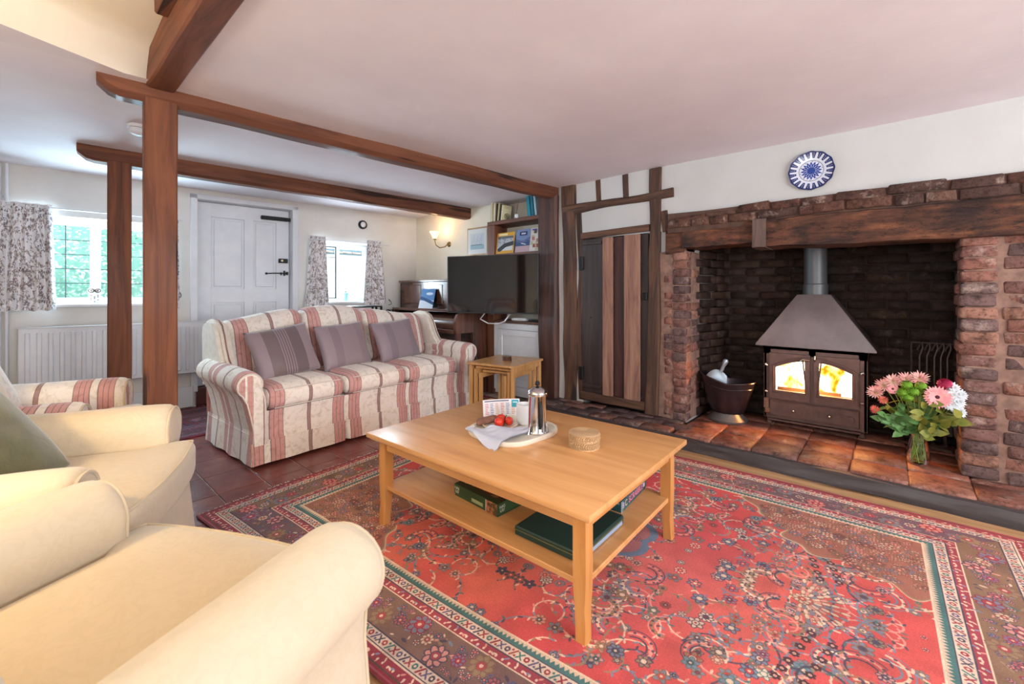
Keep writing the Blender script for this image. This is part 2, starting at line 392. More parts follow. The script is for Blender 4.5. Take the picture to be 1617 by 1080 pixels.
# ------------------------------------------------------------------ painted patterns (numpy canvases, metres)
class Cv:
    def __init__(s, W, H, res, bg):
        s.W, s.H, s.r = W, H, res; s.w, s.h = int(W*res), int(H*res); s.a = np.empty((s.h, s.w, 3), np.float32); s.a[:] = np.array(bg)/255.
    def reg(s, x0, x1, y0, y1):
        i0, i1 = max(0, int(x0*s.r)), min(s.w, int(x1*s.r)+2); j0, j1 = max(0, int(y0*s.r)), min(s.h, int(y1*s.r)+2)
        if i0 >= i1 or j0 >= j1: return None
        X, Y = np.meshgrid((np.arange(i0, i1)+.5)/s.r, (np.arange(j0, j1)+.5)/s.r); return s.a[j0:j1, i0:i1], X, Y
    al = 1.0
    def put(s, v, mask, c): v[mask] = v[mask]*(1-s.al)+s.al*np.array(c)/255.
    def ell(s, x, y, rx, ry, ang, c, edge=None, ew=.004):
        R = max(rx, ry)+ew; q = s.reg(x-R, x+R, y-R, y+R)
        if q is None: return
        v, X, Y = q; ca, sa = math.cos(ang), math.sin(ang); U = (X-x)*ca+(Y-y)*sa; V = -(X-x)*sa+(Y-y)*ca
        if edge is not None: s.put(v, (U/(rx+ew))**2+(V/(ry+ew))**2 < 1, edge)
        s.put(v, (U/rx)**2+(V/ry)**2 < 1, c)
    def rect(s, x0, x1, y0, y1, c):
        q = s.reg(x0, x1, y0, y1)
        if q: s.put(q[0], (q[1] >= x0) & (q[1] < x1) & (q[2] >= y0) & (q[2] < y1), c)
    def line(s, pts, w, c):
        for (x0, y0), (x1, y1) in zip(pts, pts[1:]):
            q = s.reg(min(x0, x1)-w, max(x0, x1)+w, min(y0, y1)-w, max(y0, y1)+w)
            if q is None: continue
            v, X, Y = q; dx, dy = x1-x0, y1-y0; L = dx*dx+dy*dy+1e-12
            t = np.clip(((X-x0)*dx+(Y-y0)*dy)/L, 0, 1); s.put(v, (X-x0-t*dx)**2+(Y-y0-t*dy)**2 < (w/2)**2, c)
    def flower(s, x, y, r, n, petal, edge, core, core2, a=0):
        for k in range(n):
            t = a+2*math.pi*k/n; s.ell(x+r*.62*math.cos(t), y+r*.62*math.sin(t), r*.42, r*.26, t, petal, edge, r*.09+.001)
        s.ell(x, y, r*.4, r*.4, 0, core, edge, r*.08+.001); s.ell(x, y, r*.18, r*.18, 0, core2)
    def leaf(s, x, y, L, a, c, edge=None): s.ell(x+L/2*math.cos(a), y+L/2*math.sin(a), L/2, L*.2, a, c, edge, .003)

def rug_image(W, H, res, seed=3):
    rg = random.Random(seed)
    RED, DRED, CRM, TEAL, NAVY, BLUE, PNK, BRN, OLV, PUR = (204, 66, 60), (150, 44, 56), (226, 196, 168), (70, 110, 108), (74, 66, 84), (118, 128, 148), (224, 146, 132), (132, 92, 74), (150, 122, 92), (112, 82, 90)
    cv = Cv(W, H, res, RED); a = cv.a
    X, Y = np.meshgrid((np.arange(cv.w)+.5)/res, (np.arange(cv.h)+.5)/res)
    ph = [rg.uniform(0, 6) for _ in range(12)]
    ab = sum(np.sin(Y*(3+2.7*k)+ph[k]+.9*np.sin(X*(2.2+k)+ph[k+6]))/(1+.5*k) for k in range(5))
    t = np.clip(ab*.35+.5, 0, 1)[..., None]
    pale = np.exp(-(((X-W*.42)/.45)**2+((Y-H*.40)/.55)**2))[..., None]     # the field has faded to salmon in the middle
    a[:] = (np.array((196, 58, 66))/255*(1-t)+np.array((214, 96, 78))/255*t)
    a[:] = a*(1-.6*pale)+np.array((222, 128, 114))/255*.6*pale
    bw_ = .335
    D = np.minimum(np.minimum(X, W-X), np.minimum(Y, H-Y)); fx0, fy0 = bw_, bw_; cx, cy = W/2, H/2
    cv.al = .86
    def four(f, x, y):
        for sx in (1, -1):
            for sy in (1, -1): f(cx+sx*(x-cx), cy+sy*(y-cy), sx, sy)
    def vine(x, y, sx, sy, sd, k=1.0):
        r2 = random.Random(sd); p = [(x, y)]; ang = r2.uniform(0, 6.28); dr = r2.choice((-1, 1))*r2.uniform(.15, .45); st = .021*k; n = r2.choice((7, 9, 12))
        for q in range(n):
            ang += dr; p.append((p[-1][0]+sx*math.cos(ang)*st, p[-1][1]+sy*math.sin(ang)*st))
        cl = r2.choice((CRM, CRM, BLUE, OLV, PNK, NAVY)); cv.line(p, .0062*k, cl)
        for q in range(1, n, 2):
            px, py = p[q]; aa = ang+r2.uniform(-2, 2)
            for sg in (-1, 1): cv.leaf(px, py, .019*k, math.atan2(sy*math.sin(aa+sg), sx*math.cos(aa+sg)), r2.choice((CRM, BLUE, TEAL, OLV, NAVY, PNK, BLUE)))
        cv.flower(p[-1][0], p[-1][1], r2.uniform(.013, .025)*k, r2.choice((5, 6, 8)), r2.choice((CRM, PNK, BLUE, OLV, BLUE)), r2.choice((NAVY, BRN)), r2.choice((RED, NAVY, CRM)), r2.choice((CRM, DRED, NAVY)))
    for k in range(125):
        x = rg.uniform(fx0+.01, cx); y = rg.uniform(fy0+.01, cy); sd = rg.random(); four(lambda X_, Y_, sx, sy: vine(X_, Y_, sx, sy, sd), x, y)
    def hook(x, y, sx, sy, sd):                       # crescent scrolls with a dashed outer edge
        r2 = random.Random(sd); R = r2.uniform(.035, .06); a0 = r2.uniform(0, 6.28); c1, c2 = r2.choice(((CRM, OLV), (PNK, NAVY), (CRM, BLUE), (OLV, PNK)))
        for q, c, w in ((1, c1, .009), (.72, c2, .006), (1.25, c2, .004)):
            cv.line([(x+sx*R*q*math.cos(a0+.22*j), y+sy*R*q*math.sin(a0+.22*j)) for j in range(15)], w, c)
        for j in range(6): tt = a0+.55*j; cv.ell(x+sx*R*1.05*math.cos(tt), y+sy*R*1.05*math.sin(tt), .005, .005, 0, NAVY)
    for k in range(26):
        x = rg.uniform(fx0+.03, cx); y = rg.uniform(fy0+.03, cy); sd = rg.random(); four(lambda X_, Y_, sx, sy: hook(X_, Y_, sx, sy, sd), x, y)
    for k in range(75):
        x = rg.uniform(fx0+.01, cx); y = rg.uniform(fy0+.01, cy); c = rg.choice((CRM, PNK, BLUE, NAVY, OLV, BRN, BLUE)); r = rg.uniform(.008, .026); n = rg.choice((5, 6, 8)); e = rg.choice((NAVY, TEAL, DRED, BRN)); k2 = rg.choice((RED, CRM, NAVY))
        four(lambda X_, Y_, sx, sy: cv.flower(X_, Y_, r, n, c, e, k2, CRM), x, y)
    for k in range(26):
        x = rg.uniform(fx0, cx); y = rg.uniform(fy0+.01, fy0+.30); sd = rg.random(); four(lambda X_, Y_, sx, sy: vine(X_, Y_, sx, sy, sd, 1.15), x, y)
    for row in range(2):                              # chains of small dark rosettes
        for k in range(7):
            for sx in (1, -1):
                for sy in (1, -1): cv.flower(cx+sx*(.17+k*.042+row*.02), cy+sy*(H/2-bw_-.30+row*.055-k*.010), .0125, 6, (84, 48, 52), (66, 40, 48), CRM, RED)
    for sy in (1, -1):                                # cream bouquet at each end
        yy = cy+sy*(H/2-bw_-.34)
        for k in range(13):
            t_ = -1.6+3.2*k/12
            for q in (.045, .070, .095, .12): cv.ell(cx+math.sin(t_)*q, yy+sy*math.cos(t_)*q, .013, .006, math.pi/2-t_*sy, (CRM, BLUE, CRM, PNK)[(k+int(q*100)) % 4], BRN, .002)
        cv.flower(cx, yy, .026, 8, CRM, BRN, RED, CRM)
    cv.al = 1
    th = np.arctan2((Y-cy)/1.3, X-cx); rr0 = np.hypot(X-cx, (Y-cy)/1.3)
    for q, c in ((1.0, (108, 128, 152)), (.90, (176, 110, 112)), (.5, BLUE), (.44, RED), (.25, NAVY), (.2, CRM)): a[rr0 < .235*q*(1+.12*np.abs(np.sin(4*th)))] = np.array(c)/255.
    cv.al = .85
    for k in range(170):
        q = .21*math.sqrt(rg.random()); t_ = rg.uniform(0, 6.28); cv.flower(cx+q*math.cos(t_), cy+1.3*q*math.sin(t_), rg.uniform(.007, .016), 6, rg.choice((PNK, CRM, BLUE, NAVY, PUR)), NAVY, RED, CRM)
    # corner spandrels: faded brown ground with a scrolling edge
    ux = np.minimum(X, W-X)-bw_; uy = np.minimum(Y, H-Y)-bw_; th = np.arctan2(uy, ux)
    sm = np.where((X < W/2) & (Y < H/2), .62, 1.0); rr = np.hypot(ux/(.44*sm), uy/(.58*sm)); lim = 1+.09*np.sin(th*9+.6)+.05*np.sin(th*21); ins = (ux > 0) & (uy > 0)
    a[ins & (rr < lim)] = np.array((206, 168, 140))/255.; a[ins & (rr < lim-.016)] = np.array(OLV)/255.
    grd = (np.array((150, 104, 82))/255*(1-t)+np.array((166, 92, 78))/255*t); mk = ins & (rr < lim-.035); a[mk] = grd[mk]
    for k in range(520):
        x = rg.uniform(0, .46); y = rg.uniform(0, .6)
        if math.hypot(x/.44, y/.58) > .96: continue
        c = rg.choice((CRM, PNK, (208, 108, 84), OLV, BLUE, (112, 74, 68), (196, 150, 116))); r = rg.uniform(.008, .022); n = rg.choice((5, 6, 8))
        for X0 in (bw_+x, W-bw_-x):
            for Y0 in (bw_+y, H-bw_-y):
                if X0 < W/2 and Y0 < H/2 and math.hypot(x/.27, y/.36) > .96: continue
                cv.flower(X0, Y0, r, n, c, (120, 76, 66), (186, 84, 72), CRM)
    cv.al = 1
    endm = (np.minimum(Y, H-Y) < np.minimum(X, W-X))
    def band(d0, d1, c): a[(D >= d0) & (D < d1)] = np.array(c)/255.
    band(0, bw_, CRM); band(0, .012, DRED); band(.012, .018, (96, 70, 60)); band(.018, .050, (154, 56, 68)); band(.050, .056, CRM); band(.056, .060, NAVY); band(.060, .094, (214, 188, 166)); band(.094, .099, NAVY)
    mb = (D >= .099) & (D < .226); tt = np.clip(np.sin(Y*2.1+1)*.5+.5, 0, 1)[..., None]
    mcol = np.array((112, 80, 92))/255*tt+np.array((128, 94, 82))/255*(1-tt); mcol = np.where(endm[..., None], np.array((132, 98, 76))/255., mcol); a[mb] = mcol[mb]
    band(.226, .231, CRM); band(.231, .258, (160, 60, 72)); band(.258, .262, NAVY); band(.262, .298, (216, 190, 168)); band(.298, .302, NAVY); band(.302, .328, TEAL); band(.328, bw_, CRM)
    per = np.where(endm, X, Y); saw = .302+.010+.013*np.abs(((per/.016) % 1)*2-1); a[(D > saw) & (D < .328)] = np.array(CRM)/255.*.92
    def walk(d, step, fn):
        k = 0; L1 = W-2*d; n1 = max(1, round(L1/step)); L2 = H-2*d; n2 = max(1, round(L2/step))
        for i in range(n1+1):
            for y in (d, H-d): fn(d+L1*i/n1, y, 0, k); k += 1
        for i in range(1, n2):
            for x in (d, W-d): fn(x, d+L2*i/n2, math.pi/2, k); k += 1
    def small(x, y, a_, k):
        c = (DRED, TEAL, (160, 60, 64), NAVY, (96, 84, 120))[(k//2) % 5]; ca, sa = math.cos(a_), math.sin(a_)
        P = lambda u, v: (x+u*ca-v*sa, y+u*sa+v*ca)
        m = (k//2) % 3
        if m == 0: cv.line([P(-.009, -.011), P(.001, .0), P(-.009, .011)], .005, c); cv.line([P(.009, -.011), P(.0, .0), P(.009, .011)], .005, c)
        elif m == 1: cv.line([P(-.008, -.012), P(.008, .012)], .006, c); cv.ell(*P(.007, -.008), .004, .004, 0, c); cv.ell(*P(-.007, .008), .004, .004, 0, c)
        else: cv.ell(x, y, .010, .009, 0, c); cv.ell(x, y, .004, .004, 0, CRM)
    walk(.280, .0235, small); walk(.077, .0235, small)
    gd = lambda x, y, a_, k: (cv.leaf(x, y, .016, a_+(k % 5)*1.3, (CRM, PNK, (132, 140, 170), CRM)[(k//2) % 4]), cv.ell(x-.004, y+.003, .005, .004, 0, (CRM, PNK)[k % 2]))
    walk(.2445, .024, gd); walk(.034, .024, gd)
    cv.al = .9
    def fill(x, y, a_, k):
        r2 = random.Random(k*3+seed); ca, sa = math.cos(a_), math.sin(a_)
        for j in range(4):
            o = r2.uniform(-.052, .052); l = r2.uniform(-.015, .015); px, py = x+l*ca-sa*o, y+l*sa+ca*o
            if r2.random() < .55: cv.leaf(px, py, r2.uniform(.014, .026), r2.uniform(0, 6.28), r2.choice((BLUE, CRM, OLV, NAVY, PNK, TEAL, (90, 90, 130))))
            else: cv.flower(px, py, r2.uniform(.007, .012), 5, r2.choice((CRM, BLUE, PNK)), NAVY, RED, CRM)
    def big(x, y, a_, k):
        c = (PNK, CRM, BLUE, (186, 92, 92), OLV, (120, 116, 150))[(k//2) % 6]; r = .020 if (k//2) % 2 else .036; o = (.026, 0, -.026, 0)[(k//2) % 4]
        cv.flower(x-math.sin(a_)*o, y+math.cos(a_)*o, r, 8, c, (NAVY, DRED, BRN)[k % 3], (176, 66, 72), CRM, k)
    walk(.162, .026, fill); walk(.162, .066, big)
    cv.al = 1
    nr = np.random.RandomState(seed); a *= 1+nr.normal(0, 1, (cv.h, cv.w, 1)).astype(np.float32)*.06
    low = nr.normal(0, 1, (cv.h//30+2, cv.w//30+2)); low = np.kron(low, np.ones((30, 30)))[:cv.h, :cv.w]
    for _ in range(2): low = (low+np.roll(low, 10, 0)+np.roll(low, 10, 1)+np.roll(low, -10, 0)+np.roll(low, -10, 1))/5
    a[:] = a*(1+.05*low[..., None]); g = a.mean(2, keepdims=True); a[:] = a*.92+(g*.5+.30)*.08
    return np.clip(a, 0, 1)

def floral_image(W=.6, H=.8, res=520):
    rg = random.Random(5); cv = Cv(W, H, res, (232, 230, 232)); cs = ((92, 80, 94), (124, 110, 118), (160, 138, 130), (84, 80, 94), (160, 152, 130), (134, 104, 104))
    for k in range(620):
        x, y = rg.uniform(0, W), rg.uniform(0, H); c = rg.choice(cs); r = rg.uniform(.006, .017)
        if k % 3 == 0: cv.flower(x, y, r, 5, rg.choice(cs), (206, 198, 194), (60, 48, 60), (180, 160, 150), rg.random()*6)
        else:
            p = [(x, y)]; t = rg.uniform(0, 6.28)
            for q in range(4): t += rg.uniform(-.5, .5); p.append((p[-1][0]+math.cos(t)*.009, p[-1][1]+math.sin(t)*.009))
            cv.line(p, .0022, c)
            for q in p: cv.leaf(q[0], q[1], rg.uniform(.008, .017), rg.uniform(0, 6.28), c)
    return cv.a

# ================================================================== SETTING
# floor: slab, quarry tiles, boards
slab = B().box(-2.2, 3.6, -3.0, 6.6, -.10, -.0045).obj('floor', M('floor_bed', (196, 178, 172), (120, 92, 84), .9), smooth=0, kind='structure')
m_quarry, nt, b = nodes_of('worn_red_quarry_paint')
v = coords(nt); f = nz(nt, v, 7, 6, .68); base = ramp(nt, f, [(.30, (108, 58, 56)), (.55, (128, 72, 68)), (.66, (140, 84, 76)), (.71, (186, 156, 148))])
nt.links.new(jitter(nt, base, .10), b.inputs['Base Color']); b.inputs['Roughness'].default_value = .26
bump(nt, b, nz(nt, v, 18, 5, .6), .35, .006)
tile_me = []
for k in range(4):
    bb = B().box(-.1125, .1125, -.149, .149, -.014, 0, .0025, 1)
    for v_ in bb.b.verts: v_.co += noise.noise_vector(v_.co*9+Vector((k*5, 0, 0)))*.0015
    tile_me.append(bb.mesh('tile', m_quarry, 40))
for i in range(20):
    for j in range(11):
        x, y = .69-.115-1.84+.23*i, 2.26+.30*j
        if x > 3.15 or y > 5.6: continue
        inst('tile', tile_me[(i*3+j) % 4], slab, (x, y, R_.uniform(-.001, .001)), (0, 0, 0))
xb = 2.52
for k, w in enumerate((.16, .17, .155)):
    for (y0, y1) in ((-1.6, .62+.3*k), (.62+.3*k, 2.36)):
        bb = B().box(-w/2+.0015, w/2-.0015, -(y1-y0)/2+.001, (y1-y0)/2-.001, -.02, 0, .003, 1)
        bb.obj('floorboard', m_board, slab, 40, (xb+w/2, (y0+y1)/2, .0))
    xb += w
# plain boards under the rug, a single slab of them
for k in range(19):
    x0 = -.55+.16*k
    if x0 > 2.40: break
    bb = B().box(-.078, .078, -1.9, 1.9, -.02, -.003); bb.obj('floorboard', m_board, slab, 0, (x0+.08, .2, 0))

# ceilings
cb = B()
def ceil_f(u, v_):
    x, y = .43+u*3.3, -2.9+v_*5.55
    return Vector((x, y, CZ+.016*noise.noise(Vector((x*.8, y*.7, 0)))))
cb.grid(ceil_f, 26, 40); cb.obj('ceiling', m_ceil, smooth=180, kind='structure')
cb = B(); cb.grid(lambda u, v_: bw(-2.1+u*5.7, 2.60+v_*2.75, CZ+.012*noise.noise(Vector((u*4, v_*3, 3)))), 24, 16)
cb.obj('ceiling_hall', m_ceil, smooth=180, kind='structure')
cb = B(); cb.grid(lambda u, v_: Vector((-1.7+u*2.12, -2.9+v_*5.6, 2.24)), 6, 10); cb.obj('ceiling_left', m_plasterw, smooth=180, kind='structure')
# sloping plaster bulkhead between the two ceilings
def bulk(u, v_):
    x = -1.7+u*2.13
    lo = Vector((x, 2.46+.38*(x+.055)+.012*math.sin(x*6), 2.065)) if x > -.6 else Vector((x, 2.46+.38*(-.545), 2.065))
    up = Vector((x, 2.44+.30*max(x, -.5), 2.205+.04*max(0, min(1, (.30-x)*2))))
    if v_ > .6: k = (v_-.6)/.4; return up.lerp(Vector((x, up.y-.45, 2.2405)), k)
    k = v_/.6
    return lo.lerp(up, k)+Vector((0, .012*math.sin(k*math.pi), 0))
cb = B(); cb.grid(bulk, 40, 10); cb.obj('bulkhead_plaster', m_plasterw, smooth=180, kind='structure')
cb = B(); cb.grid(lambda u, v_: Vector((-1.7+u*2.13, (2.46+.38*(max(-1.7+u*2.13, -.6)+.055)-.01)*(1-v_)+2.82*v_, CZ-.001)), 30, 4); cb.obj('ceiling_strip', m_ceil, smooth=180, kind='structure')
cb = B().box(-1.7, .43, 2.40, 2.66, 2.25, 2.30); cb.obj('bulkhead_top', m_plasterw, kind='structure')

# walls ------------------------------------------------------------
def wall(name, mat, boxes, m=None, **kw):
    q = B()
    for bx in boxes: q.box(*bx, m=m)
    return q.obj(name, mat, smooth=0, kind='structure', **kw)
wall('wall_hearth', M('plaster_hearth_wall', (195, 194, 192), (187, 186, 183), .9, scale=2.2, bmp=.25, bscale=7, spec=.2, bd=.01), [(WX, 3.62, 1.42, 2.5, 1.56, 2.2), (WX, 3.62, -.8, 1.42, 1.56, 2.2), (WX, 3.62, -3, -.8, 0, 2.2), (WX, 3.62, 2.09, 2.50, 0, 1.56), (WX+.02, 3.62, 1.30, 1.48, .05, 1.58),
     (WX+.02, 4.3, -3, -.62, 0, 2.2), (WX+.15, 3.62, 1.45, 2.1, 0, 1.6), (WX+.05, 4.3, 1.19, 1.40, 0, 1.6)])
wall('wall_alcove', m_plasterw, [(3.60, 3.72, 2.48, 3.4, 0, 2.2), (WX+.02, 3.62, 2.44, 2.50, 0, 2.2)])
wall('wall_right', m_plasterw, [(3.45, 3.72, 3.28, 5.4, 0, 2.2)])
mB = Matrix.Rotation(TH, 4, 'Z'); YB = 5.05
W1 = (-.62, .42, .985, 1.70); DO = (.60, 1.46, 0, 1.985); W2 = (1.70, 2.36, .975, 1.665)
wall('wall_back', m_plaster, [(-2.2, W1[0], YB, YB+.28, 0, 2.2), (W1[0], W1[1], YB, YB+.28, 0, W1[2]), (W1[0], W1[1], YB, YB+.28, W1[3], 2.2), (W1[1], DO[0], YB, YB+.28, 0, 2.2),
     (DO[0], DO[1], YB, YB+.28, DO[3], 2.2), (DO[1], W2[0], YB, YB+.28, 0, 2.2), (W2[0], W2[1], YB, YB+.28, 0, W2[2]), (W2[0], W2[1], YB, YB+.28, W2[3], 2.2), (W2[1], 3.4, YB, YB+.28, 0, 2.2)], mB)
# room closed on the sides never seen, with window openings for the daylight
wall('wall_left', m_plaster, [(-1.75, -1.6, -3, -.8, 0, 2.3), (-1.75, -1.6, -.8, 1.2, 0, .85), (-1.75, -1.6, -.8, 1.2, 2.05, 2.3), (-1.75, -1.6, 1.2, 6.0, 0, 2.3)])
wall('wall_rear', m_plaster, [(-1.7, -.3, -3.0, -2.6, 0, 2.3), (-.3, 2.7, -3.0, -2.6, 0, .75), (-.3, 2.7, -3.0, -2.6, 1.95, 2.3), (2.7, 3.6, -3.0, -2.6, 0, 2.3)])

# skirting
def bstruct(name, mat, boxes, bev=0):
    q = B()
    for bx in boxes: q.box(*bx, bev=bev, m=mB)
    return q.obj(name, mat, smooth=30, kind='structure')
bstruct('baseboard_back', m_white, [(-1.5, .575, YB-.03, YB, .01, .20), (1.50, 3.1, YB-.03, YB, .01, .18)], .004)

# windows ----------------------------------------------------------
m_glass = glassy('window_glass', (238, 246, 246), .1)
m_lead = M('lead_cames', (52, 58, 60), (70, 74, 76), .6, .3)
def window(name, X0, X1, Z0, Z1, mull, cas, rows, cols):
    w = setting(name)
    y = YB+.17
    q = B(); t = .034
    q.box(X0, X1, y, y+.06, Z0, Z0+t, .003, m=mB); q.box(X0, X1, y, y+.06, Z1-t, Z1, .003, m=mB)
    for x in (X0, X1-t): q.box(x, x+t, y, y+.06, Z0+t, Z1-t, .003, m=mB)
    q.obj('window_frame', m_wpaint, w)
    for x in mull: B().box(x-.016, x+.016, y-.008, y+.055, Z0+t, Z1-t, .003, m=mB).obj('mullion', m_wpaint, w)
    B().box(X0-.02, X1+.02, YB-.035, y+.01, Z0-.025, Z0+.004, .006, m=mB).obj('window_sill', m_wpaint, w)
    xs = [X0+t]+[q_ for m_ in mull for q_ in (m_-.016, m_+.016)]+[X1-t]
    for i in range(0, len(xs), 2):
        a, c = xs[i], xs[i+1]; lead = cas[i//2]
        if lead:
            q = B(); fr = .012 if lead == 2 else .018
            for (p, r_) in (((a, c), (Z0+t, Z0+t+fr)), ((a, c), (Z1-t-fr, Z1-t))): q.box(p[0], p[1], y+.008, y+.03, r_[0], r_[1], m=mB)
            for p in (a, c-fr): q.box(p, p+fr, y+.008, y+.03, Z0+t, Z1-t, m=mB)
            q.obj('casement', m_lead if lead == 2 else m_wpaint, w)
            a2, c2, z0, z1 = a+fr, c-fr, Z0+t+fr, Z1-t-fr
            for k in range(1, rows):
                z = z0+(z1-z0)*k/rows; B().box(a2, c2, y+.014, y+.024, z-.003, z+.003, m=mB).obj('glazing_bar', m_lead, w, 0)
            for k in range(1, cols):
                x = a2+(c2-a2)*k/cols; B().box(x-.0035, x+.0035, y+.013, y+.025, z0, z1, m=mB).obj('glazing_bar', m_lead, w, 0)
            for k in range(rows):
                for l in range(cols):
                    xa = a2+(c2-a2)*l/cols; za = z0+(z1-z0)*k/rows
                    B().box(xa+.003, xa+(c2-a2)/cols-.003, y+.017, y+.020, za+.003, za+(z1-z0)/rows-.003, m=mB).obj('pane', m_glass, w, 0)
        else:
            B().box(a, c, y+.017, y+.020, Z0+t, Z1-t, m=mB).obj('pane', m_glass, w, 0)
    return w
window('window_1', *W1, [-.092], [1, 1], 5, 3)
window('window_2', *W2, [2.005], [2, 0], 5, 1)

# front door --------------------------------------------------------
d1 = setting('door_1')
yd = YB+.10
q = B(); q.box(DO[0]-.045, DO[0]+.012, YB-.014, yd+.04, .14, DO[3]+.03, .004, m=mB); q.box(DO[1]-.012, DO[1]+.045, YB-.014, yd+.04, .14, DO[3]+.03, .004, m=mB)
q.box(DO[0]-.045, DO[1]+.045, YB-.014, yd+.04, DO[3]-.012, DO[3]+.035, .004, m=mB); q.obj('door_frame', m_white, d1)
X0, X1, Z0, Z1 = DO[0]+.016, DO[1]-.016, .172, DO[3]-.016
q = B(); q.box(X0, X1, yd+.018, yd+.045, Z0, Z1, m=mB)
XM = X0+.40
for (a, c) in ((X0, X0+.12), (XM-.0, XM+.085), (X1-.13, X1)): q.box(a, c, yd, yd+.04, Z0, Z1, .003, m=mB)
for (a, c) in ((Z0, Z0+.22), (.98, 1.12), (Z1-.14, Z1)): q.box(X0+.11, X1-.12, yd+.0005, yd+.04, a, c, .003, m=mB)
q.obj('door_leaf', m_white, d1)
for (a, c) in ((X0+.12, XM), (XM+.085, X1-.13)):
    for (e, g) in ((Z0+.22, .98), (1.12, Z1-.14)): B().box(a+.02, c-.02, yd+.010, yd+.03, e+.02, g-.02, .006, m=mB).obj('door_panel', m_white, d1)
q = B(); q.box(1.165, 1.425, yd-.035, yd, 1.855, 1.885+.01, .006, m=mB); q.box(1.40, 1.455, yd-.045, yd, 1.858, 1.892, .004, m=mB); q.obj('door_closer', m_black, d1, label='black door closer')
q = B(); q.box(1.335, 1.425, yd-.03, yd, 1.40, 1.448, .004, m=mB); q.obj('door_lock', m_black, d1, label='black rim lock')
B().lathe([(0, 0), (.011, 0), (.011, -.006), (0, -.006)], 14, m=mB @ Matrix.Translation((1.365, yd-.031, 1.425)) @ Matrix.Rotation(rad(-90), 4, 'X')).obj('lock_cylinder', M('brass', (196, 178, 140), metal=.8, rough=.35), d1)
q = B(); q.tube([bw(1.215, yd-.025, 1.283), bw(1.30, yd-.028, 1.288), bw(1.42, yd-.02, 1.290)], .006); q.tube([bw(1.205, yd-.025, 1.283), bw(1.222, yd-.025, 1.283)], .011)
q.box(1.385, 1.395, yd-.04, yd, 1.262, 1.318, .002, m=mB); q.box(1.355, 1.363, yd-.03, yd, 1.268, 1.30, .002, m=mB); q.box(1.41, 1.425, yd-.04, yd, 1.272, 1.306, .002, m=mB); q.obj('door_latch', m_black, d1, label='black thumb latch')
for z in (1.70, 1.0, .36): B().box(X0-.014, X0+.004, yd-.012, yd+.004, z-.05, z+.05, .003, m=mB).obj('hinge', m_white, d1)
bstruct('step_door', M('door_step_brown', (92, 46, 40), (72, 36, 32), .4), [(DO[0]-.02, DO[1]+.03, YB-.0, YB+.5, 0, .165)], .01)
bstruct('wall_porch', m_plaster, [(DO[0]-.1, DO[1]+.1, YB+.28, YB+.34, 0, 2.2)])

# ------------------------------------------------------------------ beams and posts
def beam(name, p0, p1, w, h, mat, label, cat='beam', ch=.02, amp=.006, seg=26, parent=None, up=(0, 0, 1), taper=None, seed=0, ends=0):
    """hewn timber between p0 and p1; w across, h along up; origin at p0, its length is local x"""
    p0, p1 = Vector(p0), Vector(p1); L = (p1-p0).length
    q = B(); prof = [(-w/2+ch, -h/2), (w/2-ch, -h/2), (w/2, -h/2+ch), (w/2, h/2-ch), (w/2-ch, h/2), (-w/2+ch, h/2), (-w/2, h/2-ch), (-w/2, -h/2+ch)]
    pr = []
    for i in range(8):
        a, c = prof[i], prof[(i+1) % 8]; pr += [a, ((a[0]+c[0])/2, (a[1]+c[1])/2)]
    rings = []
    for i in range(seg+1):
        t = i/seg; k = taper(t) if taper else 1
        k2 = 1; cut = max(0, 1-t*L/.055) if ends else 0
        ring = []
        for (y, z) in pr:
            n = noise.noise_vector(Vector((t*L*2.2+seed*11, y*9, z*9)))
            ring.append(q.b.verts.new(Vector((t*L, y*k*k2+n.y*amp, z*k*k2+n.z*amp+(cut*.05 if z < 0 else 0)))))
        rings.append(ring)
    N = len(pr)
    for a, c in zip(rings, rings[1:]):
        for k in range(N): q.b.faces.new((a[k], a[(k+1) % N], c[(k+1) % N], c[k]))
    q.b.faces.new(rings[0]); q.b.faces.new(rings[-1])
    x = (p1-p0)/L; y = Vector(up).cross(x).normalized(); z = x.cross(y)
    o = q.obj(name, mat, parent, 30); o.matrix_local = Matrix(((x.x, y.x, z.x, p0.x), (x.y, y.y, z.y, p0.y), (x.z, y.z, z.z, p0.z), (0, 0, 0, 1)))
    if label: tag(o, label, cat)
    return o
yb1 = 2.66
beam('ceiling_beam', bw(-.045, yb1+.065, 2.055), bw(3.07, yb1+.065, 2.030), .13, .135, m_beamx, 'long red-brown ceiling beam from the near post to the hearth wall corner', ch=.028, amp=.008, seg=80, seed=1, ends=1)
beam('ceiling_beam', bw(-.16, 4.065, 2.030), bw(3.255, 4.065, 2.005), .13, .135, m_beamx, 'red-brown ceiling beam further back, over the sofa and the thin post', ch=.018, amp=.008, seg=80, seed=2, ends=1)
beam('ceiling_beam', (.437, -1.2, 2.155), (.437, 2.62, 2.155), .105, .215, m_beamx, 'red-brown beam running overhead towards the viewer, upper left', ch=.008, amp=.004, seg=30, seed=3)
beam('timber_plank', (.365, -1.0, 2.215), (.365, 2.18, 2.215), .045, .07, m_beamx, 'short plank fixed along the left side of the overhead beam', 'plank', ch=.006, amp=.003, seed=4)
beam('timber_post', bw(.180, yb1+.068, 0), bw(.180, yb1+.068, 2.005), .128, .125, m_beamx, 'thick square orange-brown timber post in front, beside the cream armchair', 'post', ch=.006, amp=.002, up=(-math.sin(TH), math.cos(TH), 0), seed=5)
beam('timber_post', bw(.049, 4.062, 0), bw(.049, 4.062, 1.985), .126, .12, m_beamx, 'thinner red-brown timber post in front of the radiator', 'post', ch=.006, amp=.002, up=(-math.sin(TH), math.cos(TH), 0), seed=6)

